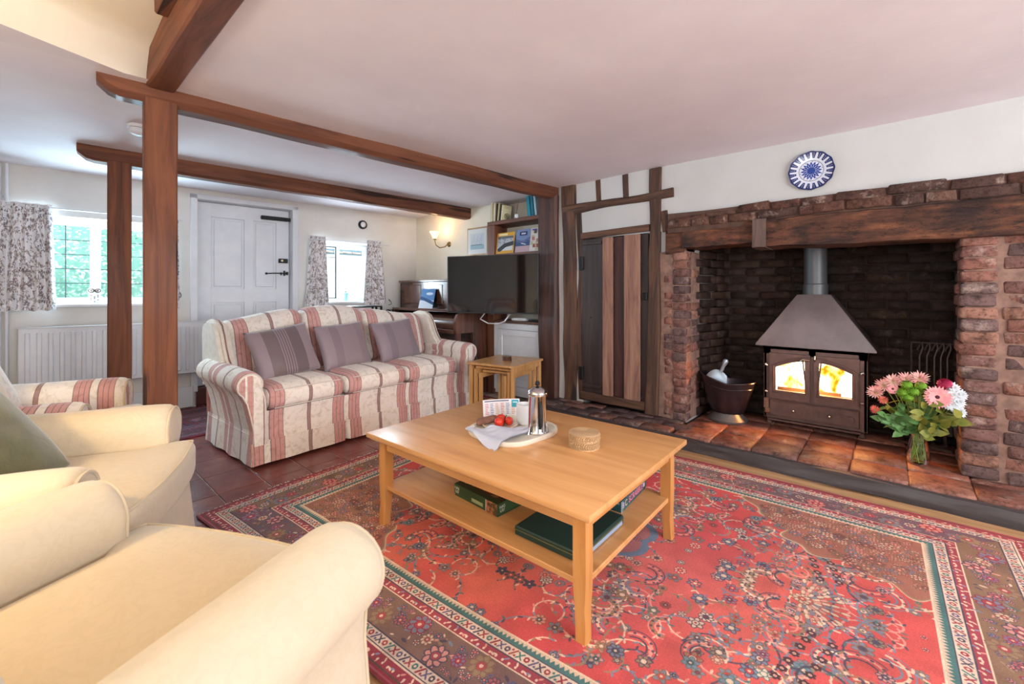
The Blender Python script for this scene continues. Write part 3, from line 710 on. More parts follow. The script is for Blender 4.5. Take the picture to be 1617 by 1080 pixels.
# timber framing of the hearth wall -----------------------------------------------------
beam('timber_post', (3.36, 2.458, .02), (3.36, 2.458, 1.99), .17, .22, wood('corner_post_wood', (38, 24, 21), (68, 40, 32), (94, 58, 45), 'x', .55, .9, .8, .05, 0, .8), 'dark corner post under the end of the long beam beside the television', 'post', ch=.02, amp=.014, up=(0, 1, 0), seed=8, seg=50)
tf = thing('half_timbering', 'dark old oak wall framing round the plank cupboard door', 'timber framing', (WX, 0, 0))
m_oldx = wood('old_oak_member', (42, 28, 22), (74, 49, 36), (108, 74, 53), 'x', .75, 1.1, 1.0, .12, 0, .8)
def member(name, p0, p1, w, h, **k): return beam(name, (p0[0]-WX, p0[1], p0[2]), (p1[0]-WX, p1[1], p1[2]), w, h, m_oldx, None, parent=tf, **k)
member('stud', (3.345, 2.215, .10), (3.345, 2.245, CZ), .07, .150, up=(0, 1, 0), ch=.018, amp=.022, seg=50, seed=10)
member('stud', (3.350, 2.105, .12), (3.350, 2.130, 1.80), .06, .060, up=(0, 1, 0), ch=.010, amp=.018, seg=50, seed=11)
member('stud', (3.335, 1.440, .11), (3.345, 1.410, CZ), .08, .100, up=(0, 1, 0), ch=.012, amp=.020, seg=50, seed=12)
member('rail', (3.335, 2.30, 1.835), (3.335, 1.27, 1.850), .07, .082, ch=.012, amp=.022, seg=50, seed=13)
member('short_stud', (3.35, 1.925, 1.86), (3.35, 1.935, CZ), .05, .055, up=(0, 1, 0), ch=.006, amp=.004, seed=14)
member('short_stud', (3.35, 1.675, 1.86), (3.35, 1.680, CZ), .05, .050, up=(0, 1, 0), ch=.006, amp=.008, seed=15)
member('brace', (3.345, 1.325, 1.56), (3.345, 1.345, 1.72), .06, .055, up=(0, 1, 0), ch=.006, amp=.010, seed=16)
member('header', (3.325, 2.095, 1.585), (3.325, 1.462, 1.600), .05, .055, ch=.004, amp=.003, seed=17)
member('threshold', (3.33, 2.10, .165), (3.33, 1.45, .165), .07, .07, ch=.008, amp=.006, seed=18)
cd = thing('cupboard_door', 'dark plank cupboard door with two pale vertical battens beside the fireplace', 'door', (WX, 0, 0))
zt, zb_ = 1.555, .20
for (y0, y1, x0, mt) in ((1.875, 2.095, .0, m_darkplank), (1.78, 1.875, -.022, m_palebatten), (1.675, 1.78, .005, m_redplank), (1.535, 1.675, -.022, m_palebatten), (1.47, 1.535, .004, m_darkplank)):
    q = B().box(-.014, .014, -(y1-y0)/2+.002, (y1-y0)/2-.002, zb_, zt-.004*(y1 > 1.7), .003); q.rough(.002, 6)
    q.obj('plank', mt, cd, 30, (x0, (y0+y1)/2, 0))
q = B().box(-.024, -.008, 1.89, 2.08, .24, .27, .004); q.box(-.024, -.008, 1.89, 2.08, 1.50, 1.53, .004); q.obj('rail', m_darkplank, cd)
for z in (.36, 1.34): B().box(-.03, -.012, 2.075, 2.115, z-.06, z+.06, .003).obj('hinge', m_black, cd)
B().box(-.024, -.008, 1.483, 1.515, 1.02, 1.08, .004).obj('latch', m_black, cd)
B().lathe([(0, 0), (.006, 0), (.006, .008), (0, .01)], 8, c=(-.012, 2.0, .86), m=Matrix.Rotation(rad(-90), 4, 'Y')).obj('peg', m_black, cd)

# ------------------------------------------------------------------ fireplace
def brick_meshes(name, mat, dims, n=6, bev=.007, amp=.005):
    out = []
    for k in range(n):
        q = B().box(-dims[0]/2, dims[0]/2, -dims[1]/2, dims[1]/2, -dims[2]/2, dims[2]/2, bev, 1)
        for v_ in q.b.verts: v_.co += noise.noise_vector(v_.co*14+Vector((k*9.3, 1, 2)))*amp
        out.append(q.mesh(name, mat, 50))
    return out
fp = thing('fireplace', 'large old brick inglenook fireplace with a smoke-blackened oak lintel', 'fireplace', (WX, 0, .1))
bk_h = brick_meshes('brick', m_brick, (.11, .108, .060)); bk_l = brick_meshes('brick', m_brick, (.11, .215, .060)); bk_n = brick_meshes('brick', m_brick, (.11, .085, .060))
ch_ = .0645
for k in range(20):                       # left pier: broad column, narrow column, and its reveal
    z = .034+k*ch_
    if z > 1.28: break
    inst('brick', R_.choice(bk_h), fp, (.045+R_.uniform(-.008, .006), 1.226+R_.uniform(-.004, .004), z), (R_.uniform(-.05, .05), 0, R_.uniform(-.05, .05)), (1, R_.uniform(.90, .98), R_.uniform(.95, 1.05)))
    inst('brick', R_.choice(bk_n), fp, (.056+R_.uniform(-.006, .004), 1.318, z+.018), (R_.uniform(-.05, .05), 0, R_.uniform(-.04, .04)), (1, .74, R_.uniform(.92, 1.0)))
    inst('brick', R_.choice(bk_l), fp, (.20+R_.uniform(-.01, .01), 1.215+.02*R_.random(), z), (0, 0, rad(90)+R_.uniform(-.04, .04)), (.85, .85, 1))
for k in range(20):                       # right pier and the wall beyond it
    z = .034+k*.0645
    if z > 1.27: break
    inst('brick', R_.choice(bk_h), fp, (.045+R_.uniform(-.009, .009), -.335+R_.uniform(-.006, .006), z), (R_.uniform(-.04, .04), 0, R_.uniform(-.05, .05)), (1, 1.24, 1))
    inst('brick', R_.choice(bk_l), fp, (.21, -.338+R_.uniform(-.01, .01), z), (0, 0, rad(90)+R_.uniform(-.04, .04)), (1.15, .95, 1))
    off = 0 if k % 2 else -.09
    inst('brick', R_.choice(bk_l), fp, (.056+R_.uniform(-.012, .010), -.525+off*.15, z+.004), (R_.uniform(-.05, .05), 0, R_.uniform(-.04, .04)), (1, .92, 1.06))
    inst('brick', R_.choice(bk_l), fp, (.062+R_.uniform(-.012, .012), -.745+off*.15, z+.004), (R_.uniform(-.05, .05), 0, R_.uniform(-.04, .04)), (1, .9, 1.03))
q = B().box(.001, .30, 1.178, 1.40, .0, 1.30); q.rough(.006, 12, 6); q.obj('mortar', m_mortar, fp, 60)
q = B().box(.004, .36, -.90, -.285, .0, 1.28); q.rough(.008, 12, 8); q.obj('mortar', m_mortar, fp, 60)
# lintel
def lint(y0, y1, x0, z0, z1, seed, name='lintel', d=.26):
    q = B().box(x0, x0+d, y0, y1, z0, z1, .015, 2); q.b.faces.ensure_lookup_table()
    return q
q = B()
def lgrid(y0, y1, xf, z0f, z1f, dep, seed, n=110):
    q = B(); prof = [(0.02, 0), (0, .02), (0, .25), (0, .5), (0, .75), (0, .96), (.02, 1), (dep, 1), (dep, 0)]
    rings = []
    for i in range(n+1):
        y = y0+(y1-y0)*i/n; z0, z1 = z0f(y), z1f(y); ring = []
        for (dx, t) in prof:
            p = Vector((xf+dx, y, z0+(z1-z0)*t)); nn = noise.noise_vector(Vector((y*3+seed, t*1.6, 0)))+.5*noise.noise_vector(Vector((y*13+seed, t*6, 1)))
            ring.append(q.b.verts.new(p+Vector((nn.x*.016, 0, nn.z*.009))))
        rings.append(ring)
    K = len(prof)
    for a, c in zip(rings, rings[1:]):
        for k in range(K): q.b.faces.new((a[k], a[(k+1) % K], c[(k+1) % K], c[k]))
    q.b.faces.new(rings[0]); q.b.faces.new(rings[-1]); return q
zb = lambda y: 1.282+.012*math.sin(y*3)-.015*max(0, -y)
lgrid(.655, -1.3, -.055, lambda y: 1.285-.018*(.655-y), lambda y: 1.470, .26, 2).obj('lintel', m_lintel, fp, 40, label='main smoke-blackened oak lintel')
lgrid(1.20, .70, -.030, lambda y: 1.318, lambda y: 1.485, .24, 7, 20).obj('lintel', m_lintel, fp, 40, label='shorter set-back lintel end on the left')
lgrid(.715, .635, -.066, lambda y: 1.278, lambda y: 1.480, .25, 11, 4).obj('lintel_block', wood('lintel_block_wood', (58, 44, 42), (84, 64, 58), (104, 82, 72), 'z', .7), fp, 40)
lgrid(1.33, 1.19, -.012, lambda y: 1.27+.01, lambda y: 1.50, .24, 17, 8).obj('lintel', m_lintel, fp, 40)
# brick courses over the lintel, uneven top edge
bd_l = brick_meshes('brick', m_brickdk, (.11, .215, .060), amp=.008)
y = 1.30; k = 0
while y > -1.2:
    L = R_.choice((.17, .21, .23, .12)); zt_ = 1.505+.004*math.sin(y*5)
    inst('brick', R_.choice(bd_l), fp, (.008+R_.uniform(-.006, .006), y-L/2, zt_), (R_.uniform(-.03, .03), 0, R_.uniform(-.03, .03)), (1, L/.22, .95)); y -= L+.008
y = 1.27 if True else 0
while y > -1.2:
    L = R_.choice((.20, .24, .16)); top = 1.562+.006*math.sin(y*7+1)+(.0 if y < .9 else -.01)
    sc_ = .9 if y < .93 else .5
    inst('brick', R_.choice(bd_l), fp, (.008+R_.uniform(-.006, .006), y-L/2, top if y < .93 else top-.012), (R_.uniform(-.05, .05), 0, R_.uniform(-.03, .03)), (1, L/.22, sc_)); y -= L+.008
q = B().box(-.030, .2, -1.3, 1.31, 1.44, 1.585); q.rough(.007, 9, 8); q.obj('mortar', M('dark_mortar', (94, 68, 56), (74, 54, 46), .95, scale=14, bmp=.8, bscale=30), fp, 60)

# sooty inside
fb = setting('wall_fireback', (0, 0, .1))
sb = brick_meshes('brick', m_soot, (.05, .215, .060), 6, .006, .006)
XB = 4.08
for k in range(21):
    z = .033+k*.066
    for j in range(8):
        y = -.42+.227*j+(.113 if k % 2 else 0)
        if y > 1.2: continue
        inst('brick', sb[(k*5+j*3) % 6], fb, (XB-.0+R_.uniform(-.006, .006), y, z), (0, 0, R_.uniform(-.02, .02)))
    for j in range(3):
        t = .33+.23*j+(.1 if k % 2 else 0); x = WX+t
        if x > 4.08: continue
        inst('brick', sb[(k+j*2) % 6], fb, (x, 1.20-.13*(x-3.55)/.5*.8, z), (0, 0, rad(90)-.2+R_.uniform(-.05, .05)))
q = B(); q.box(XB-.018, XB+.08, -.7, 1.4, -.1, 1.7); q.box(WX+.30, XB+.08, 1.215, 1.30, -.1, 1.7); q.box(WX+.26, XB+.08, -.62, -.50, -.1, 1.7); q.box(WX+.18, XB+.1, -.7, 1.4, 1.62, 1.70)
q.obj('sooty_mortar', m_mortardk, fb, 0)

# hearth -------------------------------------------------------------
he = thing('hearth', 'raised fireside hearth of worn terracotta tiles with a charred timber kerb', 'hearth', (0, 0, 0))
q = B().box(3.03, XB+.05, -1.3, 2.42, -.01, .078); q.obj('hearth_bed', m_mortardk, he, 0)
hm = brick_meshes('tile', m_tilehearth, (.222, .243, .035), 6, .008, .004)
hmr = brick_meshes('tile', brick_mat('hearth_brick_grey', [(112, 92, 90), (128, 96, 88), (100, 86, 86), (138, 104, 94), (92, 80, 82)], .5), (.105, .215, .035), 6, .008, .005)
for i in range(5):
    for j in range(16):
        x = 3.138+.228*i; y = -1.10+.2435*j-.05
        y = .915-.122+.2435*(j-8)
        if y > 2.36 or y < -1.25: continue
        if x > 3.4 and (y > 1.3 or y < -.45): continue
        if x > 3.98: continue
        if y > 1.25: continue
        inst('tile', hm[(i*7+j*5) % 6], he, (x, y+(.0 if i % 2 == 0 else .0), .083+R_.uniform(-.003, .003)), (R_.uniform(-.012, .012), R_.uniform(-.012, .012), R_.uniform(-.015, .015)))
for i in range(3):
    for j in range(6):
        y = 1.30+.222*j-(.11 if i % 2 else 0)
        if y < 1.19: continue
        inst('tile', hmr[(i*7+j*5) % 6], he, (3.083+.111*i, min(y, 2.31), .083+R_.uniform(-.004, .004)), (R_.uniform(-.03, .03), R_.uniform(-.03, .03), R_.uniform(-.03, .03)))
q = lgrid(2.40, -1.3, 2.992, lambda y: .0, lambda y: .083, .05, 31, 80); q.obj('kerb', m_kerb, he, 40, label='charred dark timber kerb')

# ------------------------------------------------------------------ stove
m_stove = M('brown_cast_iron', (112, 84, 76), (94, 70, 64), .42, .25, scale=20, bmp=.25, bscale=160)
m_hood = M('grey_steel_hood', (116, 104, 104), (100, 90, 90), .42, .45, scale=5, bmp=.05)
m_flue = M('grey_flue', (104, 106, 108), (90, 92, 94), .45, .4, scale=4)
m_chrome = M('tarnished_steel', (190, 170, 150), (150, 130, 110), .25, .9)
sx, sy, sz = 3.70, .43, .10
st = thing('wood_stove', 'brown cast-iron double-door wood stove burning under a steel hood', 'stove', (sx, sy, sz))
q = B(); hw = .302
# body as shell with an open front
q.box(.0, .33, hw-.02, hw, .05, .585, .003); q.box(.0, .33, -hw, -hw+.02, .05, .585, .003); q.box(.31, .33, -hw, hw, .05, .585); q.box(0, .33, -hw, hw, .56, .585); q.box(0, .33, -hw, hw, .05, .20)
q.box(.0, .03, hw-.045, hw, .20, .57); q.box(.0, .03, -hw, -hw+.045, .20, .57); q.box(0, .03, -hw, hw, .525, .585); q.box(0, .03, -.02, .02, .20, .56)
q.obj('body', m_stove, st)
q = B()
for y in (hw-.03, -hw+.03):
    for x in (.03, .30): q.lathe([(.018, 0), (.022, .01), (.012, .03), (.02, .055)], 10, c=(x, y, 0))
q.obj('feet', m_stove, st)
B().box(-.03, -.005, -hw+.03, hw-.03, .035, .048, .004).obj('ash_lip', m_stove, st)
def arch_pts(y0, y1, z0, z1, zs, n=12, mirror=False):
    """opening: square sides, arched top that is highest towards the middle of the stove"""
    pts = [(y1, z0), (y0, z0)]
    for k in range(n+1):
        t = k/n; y = y0+(y1-y0)*t
        pts.append((y, zs+(z1-zs)*math.sin(t*math.pi/2)**.9 if not mirror else zs+(z1-zs)*math.cos(t*math.pi/2)**.9))
    return pts
m_fire = bpy.data.materials.new('fire_glow'); m_fire.use_nodes = True; nt = m_fire.node_tree; nt.nodes.clear()
o_ = nt.nodes.new('ShaderNodeOutputMaterial'); e_ = nt.nodes.new('ShaderNodeEmission')
vv = coords(nt, (1, 1, .7), False); f_ = nz(nt, vv, 9, 3, .5, .6)
nt.links.new(ramp(nt, f_, [(.24, (200, 70, 5)), (.34, (255, 150, 30)), (.40, (255, 214, 130)), (.47, (255, 244, 220))]), e_.inputs[0])
mr_ = nt.nodes.new('ShaderNodeMapRange'); mr_.inputs['From Min'].default_value = .3; mr_.inputs['From Max'].default_value = .6; mr_.inputs['To Min'].default_value = 1.6; mr_.inputs['To Max'].default_value = 9.0
nt.links.new(f_, mr_.inputs[0]); nt.links.new(mr_.outputs[0], e_.inputs[1]); nt.links.new(e_.outputs[0], o_.inputs[0])
for sgn, nm in ((1, 'door'), (-1, 'door')):
    y0, y1 = (.262, .012) if sgn > 0 else (-.262, -.012)
    yo0, yo1 = (.222, .042) if sgn > 0 else (-.222, -.042)
    # door plate made as a ring between outer rectangle and arched opening
    N = 14; inner = [(yo1, .262), (yo0, .262)]; outer = [(y1, .205), (y0, .205)]
    inner.append((yo0, .40)); outer.append((y0, .40))
    for k in range(N+1):
        t = k/N; inner.append((yo0+(yo1-yo0)*t, .43+.055*math.sin(t*math.pi/2))); outer.append((y0+(y1-y0)*t, .535))
    q = B(); A_ = [q.b.verts.new((-.022, p[0], p[1])) for p in inner]; C_ = [q.b.verts.new((-.022, p[0], p[1])) for p in outer]
    D_ = [q.b.verts.new((.004, p[0], p[1])) for p in inner]; E_ = [q.b.verts.new((.004, p[0], p[1])) for p in outer]; K = len(inner)
    for k in range(K):
        l = (k+1) % K; q.b.faces.new((A_[k], A_[l], C_[l], C_[k])); q.b.faces.new((A_[k], A_[l], D_[l], D_[k])); q.b.faces.new((C_[k], C_[l], E_[l], E_[k]))
    door = q.obj('door', m_stove, st, 25)
    # raised arch moulding
    q = B(); q.tube([(-.024, p[0]+(.012 if sgn > 0 else -.012)*(1 if i_ not in (0,) else -1), p[1]+(-.012 if i_ < 2 else .014)) for i_, p in enumerate(inner)], .0055, 6, closed=True); q.obj('moulding', m_stove, door)
    q = B(); q.tube([(-.024, y0*.985, .22), (-.024, y0*.985, .44)]+[(-.024, y0*.985+(y1*1.3-y0*.985)*t, .44+.078*math.sin(t*math.pi/2)) for t in (.1, .25, .4, .6, .8, 1)], .004, 6); q.obj('moulding', m_stove, door)
    vs = B(); vsq = [vs.b.verts.new((-.010, p[0], p[1])) for p in inner]; vs.b.faces.new(vsq); vs.obj('glass_pane', glassy('stove_glass', (255, 250, 240), .05), door, 0)
    q = B(); q.tube([(-.03, y0*1.04, .44), (-.035, y0*1.10, .45)], .010, 8); q.tube([(-.03, y0*1.04, .245), (-.035, y0*1.10, .25)], .010, 8); q.obj('hinge', m_chrome, door)
q = B(); q.tube([(-.03, .015, .50), (-.045, .05, .505), (-.04, .065, .49)], .007); q.tube([(-.03, -.02, .50), (-.05, -.02, .515), (-.045, -.02, .535)], .006); q.obj('handle', m_chrome, st)
q = B(); q.box(-.018, 0, -.262, .262, .07, .19, .005); q.box(-.024, -.014, -.25, .25, .178, .186, .002); q.box(-.024, -.014, -.25, .25, .072, .08, .002)
for k in range(15):
    y = .22-.0315*k; q.bar((-.022, y, .10), (-.022, y-.006, .150), .009, .009)
ash = q.obj('ash_door', m_stove, st)
for y in (.11, -.10): B().lathe([(0, .022), (.009, .02), (.013, .012), (.006, 0)], 12, m=Matrix.Translation((-.018, y, .125)) @ Matrix.Rotation(rad(-90), 4, 'Y')).obj('air_knob', m_chrome, ash)
B().lathe([(0, .012), (.02, .01), (.022, 0)], 12, m=Matrix.Translation((-.018, -.215, .125)) @ Matrix.Rotation(rad(-90), 4, 'Y')).obj('spinner', m_stove, ash)
q = B(); q.box(-.04, -.01, .262, .30, .12, .20, .006); q.box(-.05, -.02, .25, .29, .09, .13, .006); q.obj('hinge', m_chrome, st)
# hood and flue
q = B(); z0, z1 = .585, .965
lo = [(-.045, -.350), (-.045, .350), (.36, .350), (.36, -.350)]; hi = [(.06, -.10), (.06, .10), (.26, .10), (.26, -.10)]
a = [q.b.verts.new((p[0], p[1], z0)) for p in lo]; a2 = [q.b.verts.new((p[0], p[1], z0+.012)) for p in lo]; c = [q.b.verts.new((p[0], p[1], z1)) for p in hi]
for s0, s1 in ((a, a2), (a2, c)):
    for k in range(4): q.b.faces.new((s0[k], s0[(k+1) % 4], s1[(k+1) % 4], s1[k]))
q.b.faces.new(a[::-1]); q.b.faces.new(c); bmesh.ops.bevel(q.b, geom=q.b.edges[:], offset=.003, segments=2, affect='EDGES'); q.obj('hood', m_hood, st)
q = B(); q.lathe([(.078, .95), (.078, 1.04), (.072, 1.045), (.072, 1.60)], 28, c=(.16, 0, 0)); q.lathe([(.081, .957), (.081, .965), (.078, .966)], 28, c=(.16, 0, 0)); q.obj('flue_pipe', m_flue, st, 40)
# fire inside: glowing bed, flames and logs
q = B(); q.grid(lambda u, v_: Vector((.27+.015*math.sin(u*9), -.27+.54*u, .20+.34*v_)), 12, 8); q.obj('flame', m_fire, st, 180, label='bright flames behind the glass')
m_log = M('burning_log', (60, 34, 22), (24, 16, 14), .9, scale=10, bmp=.5)
for p0, p1, r in (((.10, -.23, .225), (.13, .20, .225), .024), ((.17, -.15, .232), (.16, .24, .232), .026)):
    B().tube([p0, p1], r, 9).obj('log', m_log, st)
q = B()
for k in range(26): q.bar((.02, -.25+.02*k, .21), (.02, -.25+.02*k, .268+.006*(k % 2)), .005, .005)
q.obj('fire_bars', m_log, st)

# ------------------------------------------------------------------ fire tools, bucket, basket
ft = thing('fire_tools', 'black wrought-iron fire tools hanging on a stand in the dark recess', 'fire tools', (3.93, -.175, .10))
q = B(); q.tube([(0, .085, .0), (0, .085, .65)], .005, 6); q.tube([(0, .085, .65), (0, -.13, .65)], .005, 6); q.tube([(-.06, -.02, .005), (.06, -.02, .005)], .008, 6); q.tube([(0, -.13, .65), (0, -.13, 0)], .005, 6); q.tube([(-.04, .085, .005), (.04, .085, .005)], .007, 6); m_tool = M('dull_iron', (96, 84, 78), (72, 64, 60), .5, .3); q.obj('stand', m_tool, ft)
for k, y in enumerate((.045, .01, -.025, -.055, -.085)):
    q = B(); pts = [(-.012, y+.012, .60), (-.014, y, .635), (-.012, y-.012, .655), (-.01, y-.016, .62), (-.012, y, .56), (-.012, y, .10)]
    q.tube(pts, .005, 6)
    if k % 2 == 0: q.box(-.018, -.008, y-.025, y+.025, .06, .14, .003)
    q.obj('tool', m_tool, ft)
cs = thing('coal_scuttle', 'black metal coal scuttle with a galvanised base left of the stove', 'bucket', (3.60, .960, .10), rad(10)); cs.scale = (1.3, 1.3, 1.25)
m_scut = M('black_enamel', (52, 40, 44), (40, 30, 34), .28, .4, coat=.3)
def scut(r0, thick=0):
    def f(u, v_):
        t = 2*math.pi*u; z = .05+.19*v_; r = .075+.055*v_**.8
        z += .028*abs(math.sin(t))*v_**3+.02*v_**3*math.sin(t)
        return Vector((math.cos(t)*(r-thick)*.86, math.sin(t)*(r*1.12-thick), z))
    return f
q = B(); q.grid(scut(0), 36, 10, cu=True); q.grid(scut(0, .004), 36, 10, cu=True); q.obj('bucket', m_scut, cs, 60)
q = B(); q.tube([scut(0)(k/36, .985) for k in range(36)], .005, 6, closed=True); q.tube([scut(0)(k/36, .80)*1.0 for k in range(36)], .0028, 6, closed=True); q.obj('rim', m_scut, cs)
B().lathe([(0, 0), (.105, 0), (.108, .012), (.085, .035), (.074, .05), (0, .05)], 32).obj('base', M('galvanised', (132, 130, 128), (110, 108, 108), .4, .7), cs)
B().lathe([(0, .13), (.09, .13)], 20).obj('coal', M('coal', (22, 20, 20), (40, 38, 38), .6, bmp=1, bscale=50), cs)
sh = thing('hearth_shovel', 'pale blue-grey metal scoop standing in the coal scuttle', 'shovel', (3.58, .985, .41), rad(10)); sh.scale = (1.35, 1.35, 1.25)
q = B(); q.grid(lambda u, v_: Vector((-.02+.05*(v_-.5)**2, .085-.105*u, -.09+.15*v_*(1-.25*(2*u-1)**2))), 10, 10); q.grid(lambda u, v_: Vector((-.024+.05*(v_-.5)**2, .085-.105*u, -.09+.15*v_*(1-.25*(2*u-1)**2))), 10, 10)
m_scoop = M('scoop_metal', (160, 172, 182), (140, 152, 164), .35, .5)
q.obj('scoop', m_scoop, sh, 60)
q = B(); q.tube([(-.02, .01, .05), (-.02, -.005, .09), (-.02, -.014, .115), (-.02, -.016, .128)], [.010, .010, .016, .011], 10); q.obj('handle', m_scoop, sh)
bk = thing('log_grate', 'rusty square iron frame lying in the dark right corner', 'grate', (3.72, -.12, .10), rad(20))
q = B(); q.bar((0, -.12, .14), (0, .03, .13), .016, .016); q.bar((0, .03, .13), (.0, .0, .02), .02, .016); q.bar((0, 0, .02), (0, -.13, .03), .016, .016); q.bar((0, -.12, .14), (0, -.13, .03), .012, .012)
q.bar((0, .03, .13), (.15, .03, .13), .012, .012); q.bar((0, -.12, .14), (.15, -.12, .14), .012, .012); q.bar((-.05, -.14, .015), (.1, .1, .015), .014, .014); q.obj('frame', M('rusty_iron', (92, 60, 44), (44, 34, 30), .8, .3), bk)

# plate on the wall --------------------------------------------------
def plate_img():
    WH = (206, 210, 222); cv = Cv(.26, .26, 1500, WH); X, Y = np.meshgrid((np.arange(cv.w)+.5)/1500-.13, (np.arange(cv.h)+.5)/1500-.13)
    r = np.hypot(X, Y); t = np.arctan2(Y, X); a = cv.a; NB = np.array((34, 46, 96))/255.
    f = np.abs(((t/(2*math.pi)*20) % 1)-.5)*2               # 0 at a navy wedge centre, 1 at a white tongue
    a[(r > .080) & (f < .46+.30*(r-.080)/.040)] = NB
    a[r > .114] = NB
    for k in range(20):
        th = 2*math.pi*(k+.5)/20
        for q in (.090, .099, .108): cv.ell(.13+q*math.cos(th), .13+q*math.sin(th), .0036, .0018, th+.8, (150, 160, 190))
    a[(r > .0635) & (r < .0660)] = np.array((44, 40, 66))/255.
    a[r < .038+.020*(2*np.abs(((t/(2*math.pi)*16) % 1)-.5))] = np.array((30, 62, 140))/255.
    for k in range(16):
        th = 2*math.pi*(k+.0)/16; cv.line([(.13+.022*math.cos(th), .13+.022*math.sin(th)), (.13+.040*math.cos(th), .13+.040*math.sin(th))], .0022, WH)
    for k in range(10):
        th = 2*math.pi*k/10+.2; cv.ell(.13+.0585*math.cos(th), .13+.0585*math.sin(th), .0036, .0022, th+.7, (50, 66, 120))
    return a
m_plate = image_mat('plate_paint', plate_img(), .18, uv=False, scale=(1/.26, 1/.26, 1), loc=(.5, .5, 0), coat=.3)
pl = B()
def platef(u, v_):
    t = 2*math.pi*u; r = .122*v_*(1+.018*math.cos(12*t)*v_**4); z = .004+.014*max(0, (v_-.5)/.5)**1.4
    return Vector((r*math.cos(t), r*math.sin(t), z))
pl.grid(platef, 60, 14, cu=True); pl.grid(lambda u, v_: platef(u, v_)-Vector((0, 0, .005)), 60, 14, cu=True)
p_ = pl.obj('wall_plate', m_plate, None, 180)
p_.matrix_world = Matrix.Translation((WX-.004, .392, 1.855)) @ Matrix(((0, 0, -1, 0), (-1, 0, 0, 0), (0, 1, 0, 0), (0, 0, 0, 1)))
tag(p_, 'blue and white patterned plate hanging on the wall above the fireplace', 'plate')

# ------------------------------------------------------------------ rugs
m_rug = image_mat('persian_rug_wool', rug_image(2.15, 3.05, 640), .95, bmp=.5)
A0, B0, C0, D0 = Vector((.551, 2.485, 0)), Vector((2.79, 2.80, 0)), Vector((2.86, -.44, 0)), Vector((.80, -.44, 0))
def rugf(z, over=0):
    def f(u, v_):
        p = D0.lerp(C0, u).lerp(A0.lerp(B0, u), v_)
        p = p+Vector((.012*math.sin(v_*9)*(1-u), .018*math.sin(u*8+1)*v_, 0)); p.z = z+.0022*noise.noise(Vector((u*7, v_*9, 0)))
        return p
    return f
rg_ = thing('persian_rug', 'large worn red Persian rug with floral pattern under the coffee table', 'rug', (0, 0, 0))
q = B(); q.grid(rugf(.012), 60, 80); o_r = q.obj('pile', m_rug, rg_, 180)
f0 = rugf(.012); m_selv = cloth('rug_edge_wool', (150, 44, 58), (124, 36, 48))
for e_u in (0, 1): B().tube([f0(e_u, k/60)-Vector((0, 0, .004)) for k in range(61)], .007, 6).obj('selvedge', m_selv, rg_)
q = B()
for k in range(420):
    u = k/419
    for v_ in (0, 1):
        p = f0(u, v_); sg = 1 if v_ else -1; dx = R_.uniform(-.012, .012)
        q.bar(p-Vector((0, 0, .006)), p+Vector((dx, sg*R_.uniform(.015, .035), -.009)), .0035, .0015)
q.obj('fringe', cloth('rug_fringe', (206, 196, 186), (180, 168, 160)), rg_, 0, kind='stuff')
m_rug2 = image_mat('dark_rug_wool', rug_image(1.6, 1.0, 260, 9)*np.array([.62, .5, .62]), .95)
r2 = thing('persian_rug', 'smaller dark red rug on the floor by the front door', 'rug', (0, 0, 0))
q = B(); q.grid(lambda u, v_: Vector((.10+1.75*u, 3.86+.10*u+.95*v_, .011)), 24, 12); q.obj('pile', m_rug2, r2, 180)
q = B(); q.tube([Vector((.10+1.75*u/20, 3.86+.10*u/20, .006)) for u in range(21)], .006, 6); q.obj('border_edge', cloth('rug2_edge', (150, 50, 60), (110, 40, 50)), r2)

# ================================================================== UPHOLSTERY
def sstep(a, c, x): t = max(0, min(1, (x-a)/(c-a))); return t*t*(3-2*t)
def arm_mesh(prof, length, P, flare=0, drop=0, n=16):
    """rolled arm: profile (outward, z) swept over the depth; P maps (outward, along, z) to the furniture frame"""
    q = B(); N = len(prof); co = sum(p[0] for p in prof)/N; cz = sum(p[1] for p in prof)/N; rings = []
    for t, k in [(-.022, .82), (-.014, .93), (0, .985), (.02, 1)]+[(.02+(length-.02)*i/n, 1) for i in range(1, n+1)]:
        ring = []
        for (o, z) in prof:
            oo, zz = co+(o-co)*k, cz+(z-cz)*k if z > .2 else z
            wv = .004*noise.noise(Vector((o*9, t*7, z*9)))
            ring.append(q.b.verts.new(P(oo+flare*t+wv, t, zz-drop*t*(z > .3)+wv)))
        rings.append(ring)
    for a, c in zip(rings, rings[1:]):
        for k in range(N): q.b.faces.new((a[k], a[(k+1) % N], c[(k+1) % N], c[k]))
    q.b.faces.new(rings[-1]); return q
def arm_parts(parent, prof, length, P, mt, mpanel, mpipe, flare=0, drop=0):
    arm_mesh(prof, length, P, flare, drop).obj('arm', mt, parent, 60)
    N = len(prof); co = sum(p[0] for p in prof)/N; cz = sum(p[1] for p in prof)/N
    q = B(); ring = [(co+(o-co)*.83, cz+(z-cz)*.83 if z > .2 else z) for o, z in prof]
    vs = [q.b.verts.new(P(o, -.0215, z)) for o, z in ring]; c0 = [q.b.verts.new(P(co+(o-co)*.8, -.026, cz+(z-cz)*.8 if z > .2 else z)) for o, z in ring]
    for k in range(N): q.b.faces.new((vs[k], vs[(k+1) % N], c0[(k+1) % N], c0[k]))
    q.b.faces.new(c0); q.obj('arm_front', mpanel, parent, 40)
    q = B(); q.tube([P(co+(o-co)*.90, -.019, cz+(z-cz)*.90 if z > .2 else z) for o, z in prof], .0045, 6); q.obj('piping', mpipe, parent)
def arc(cx, cz, r, a0, a1, n): return [(cx+r*math.cos(rad(a0+(a1-a0)*k/n)), cz+r*math.sin(rad(a0+(a1-a0)*k/n))) for k in range(n+1)]

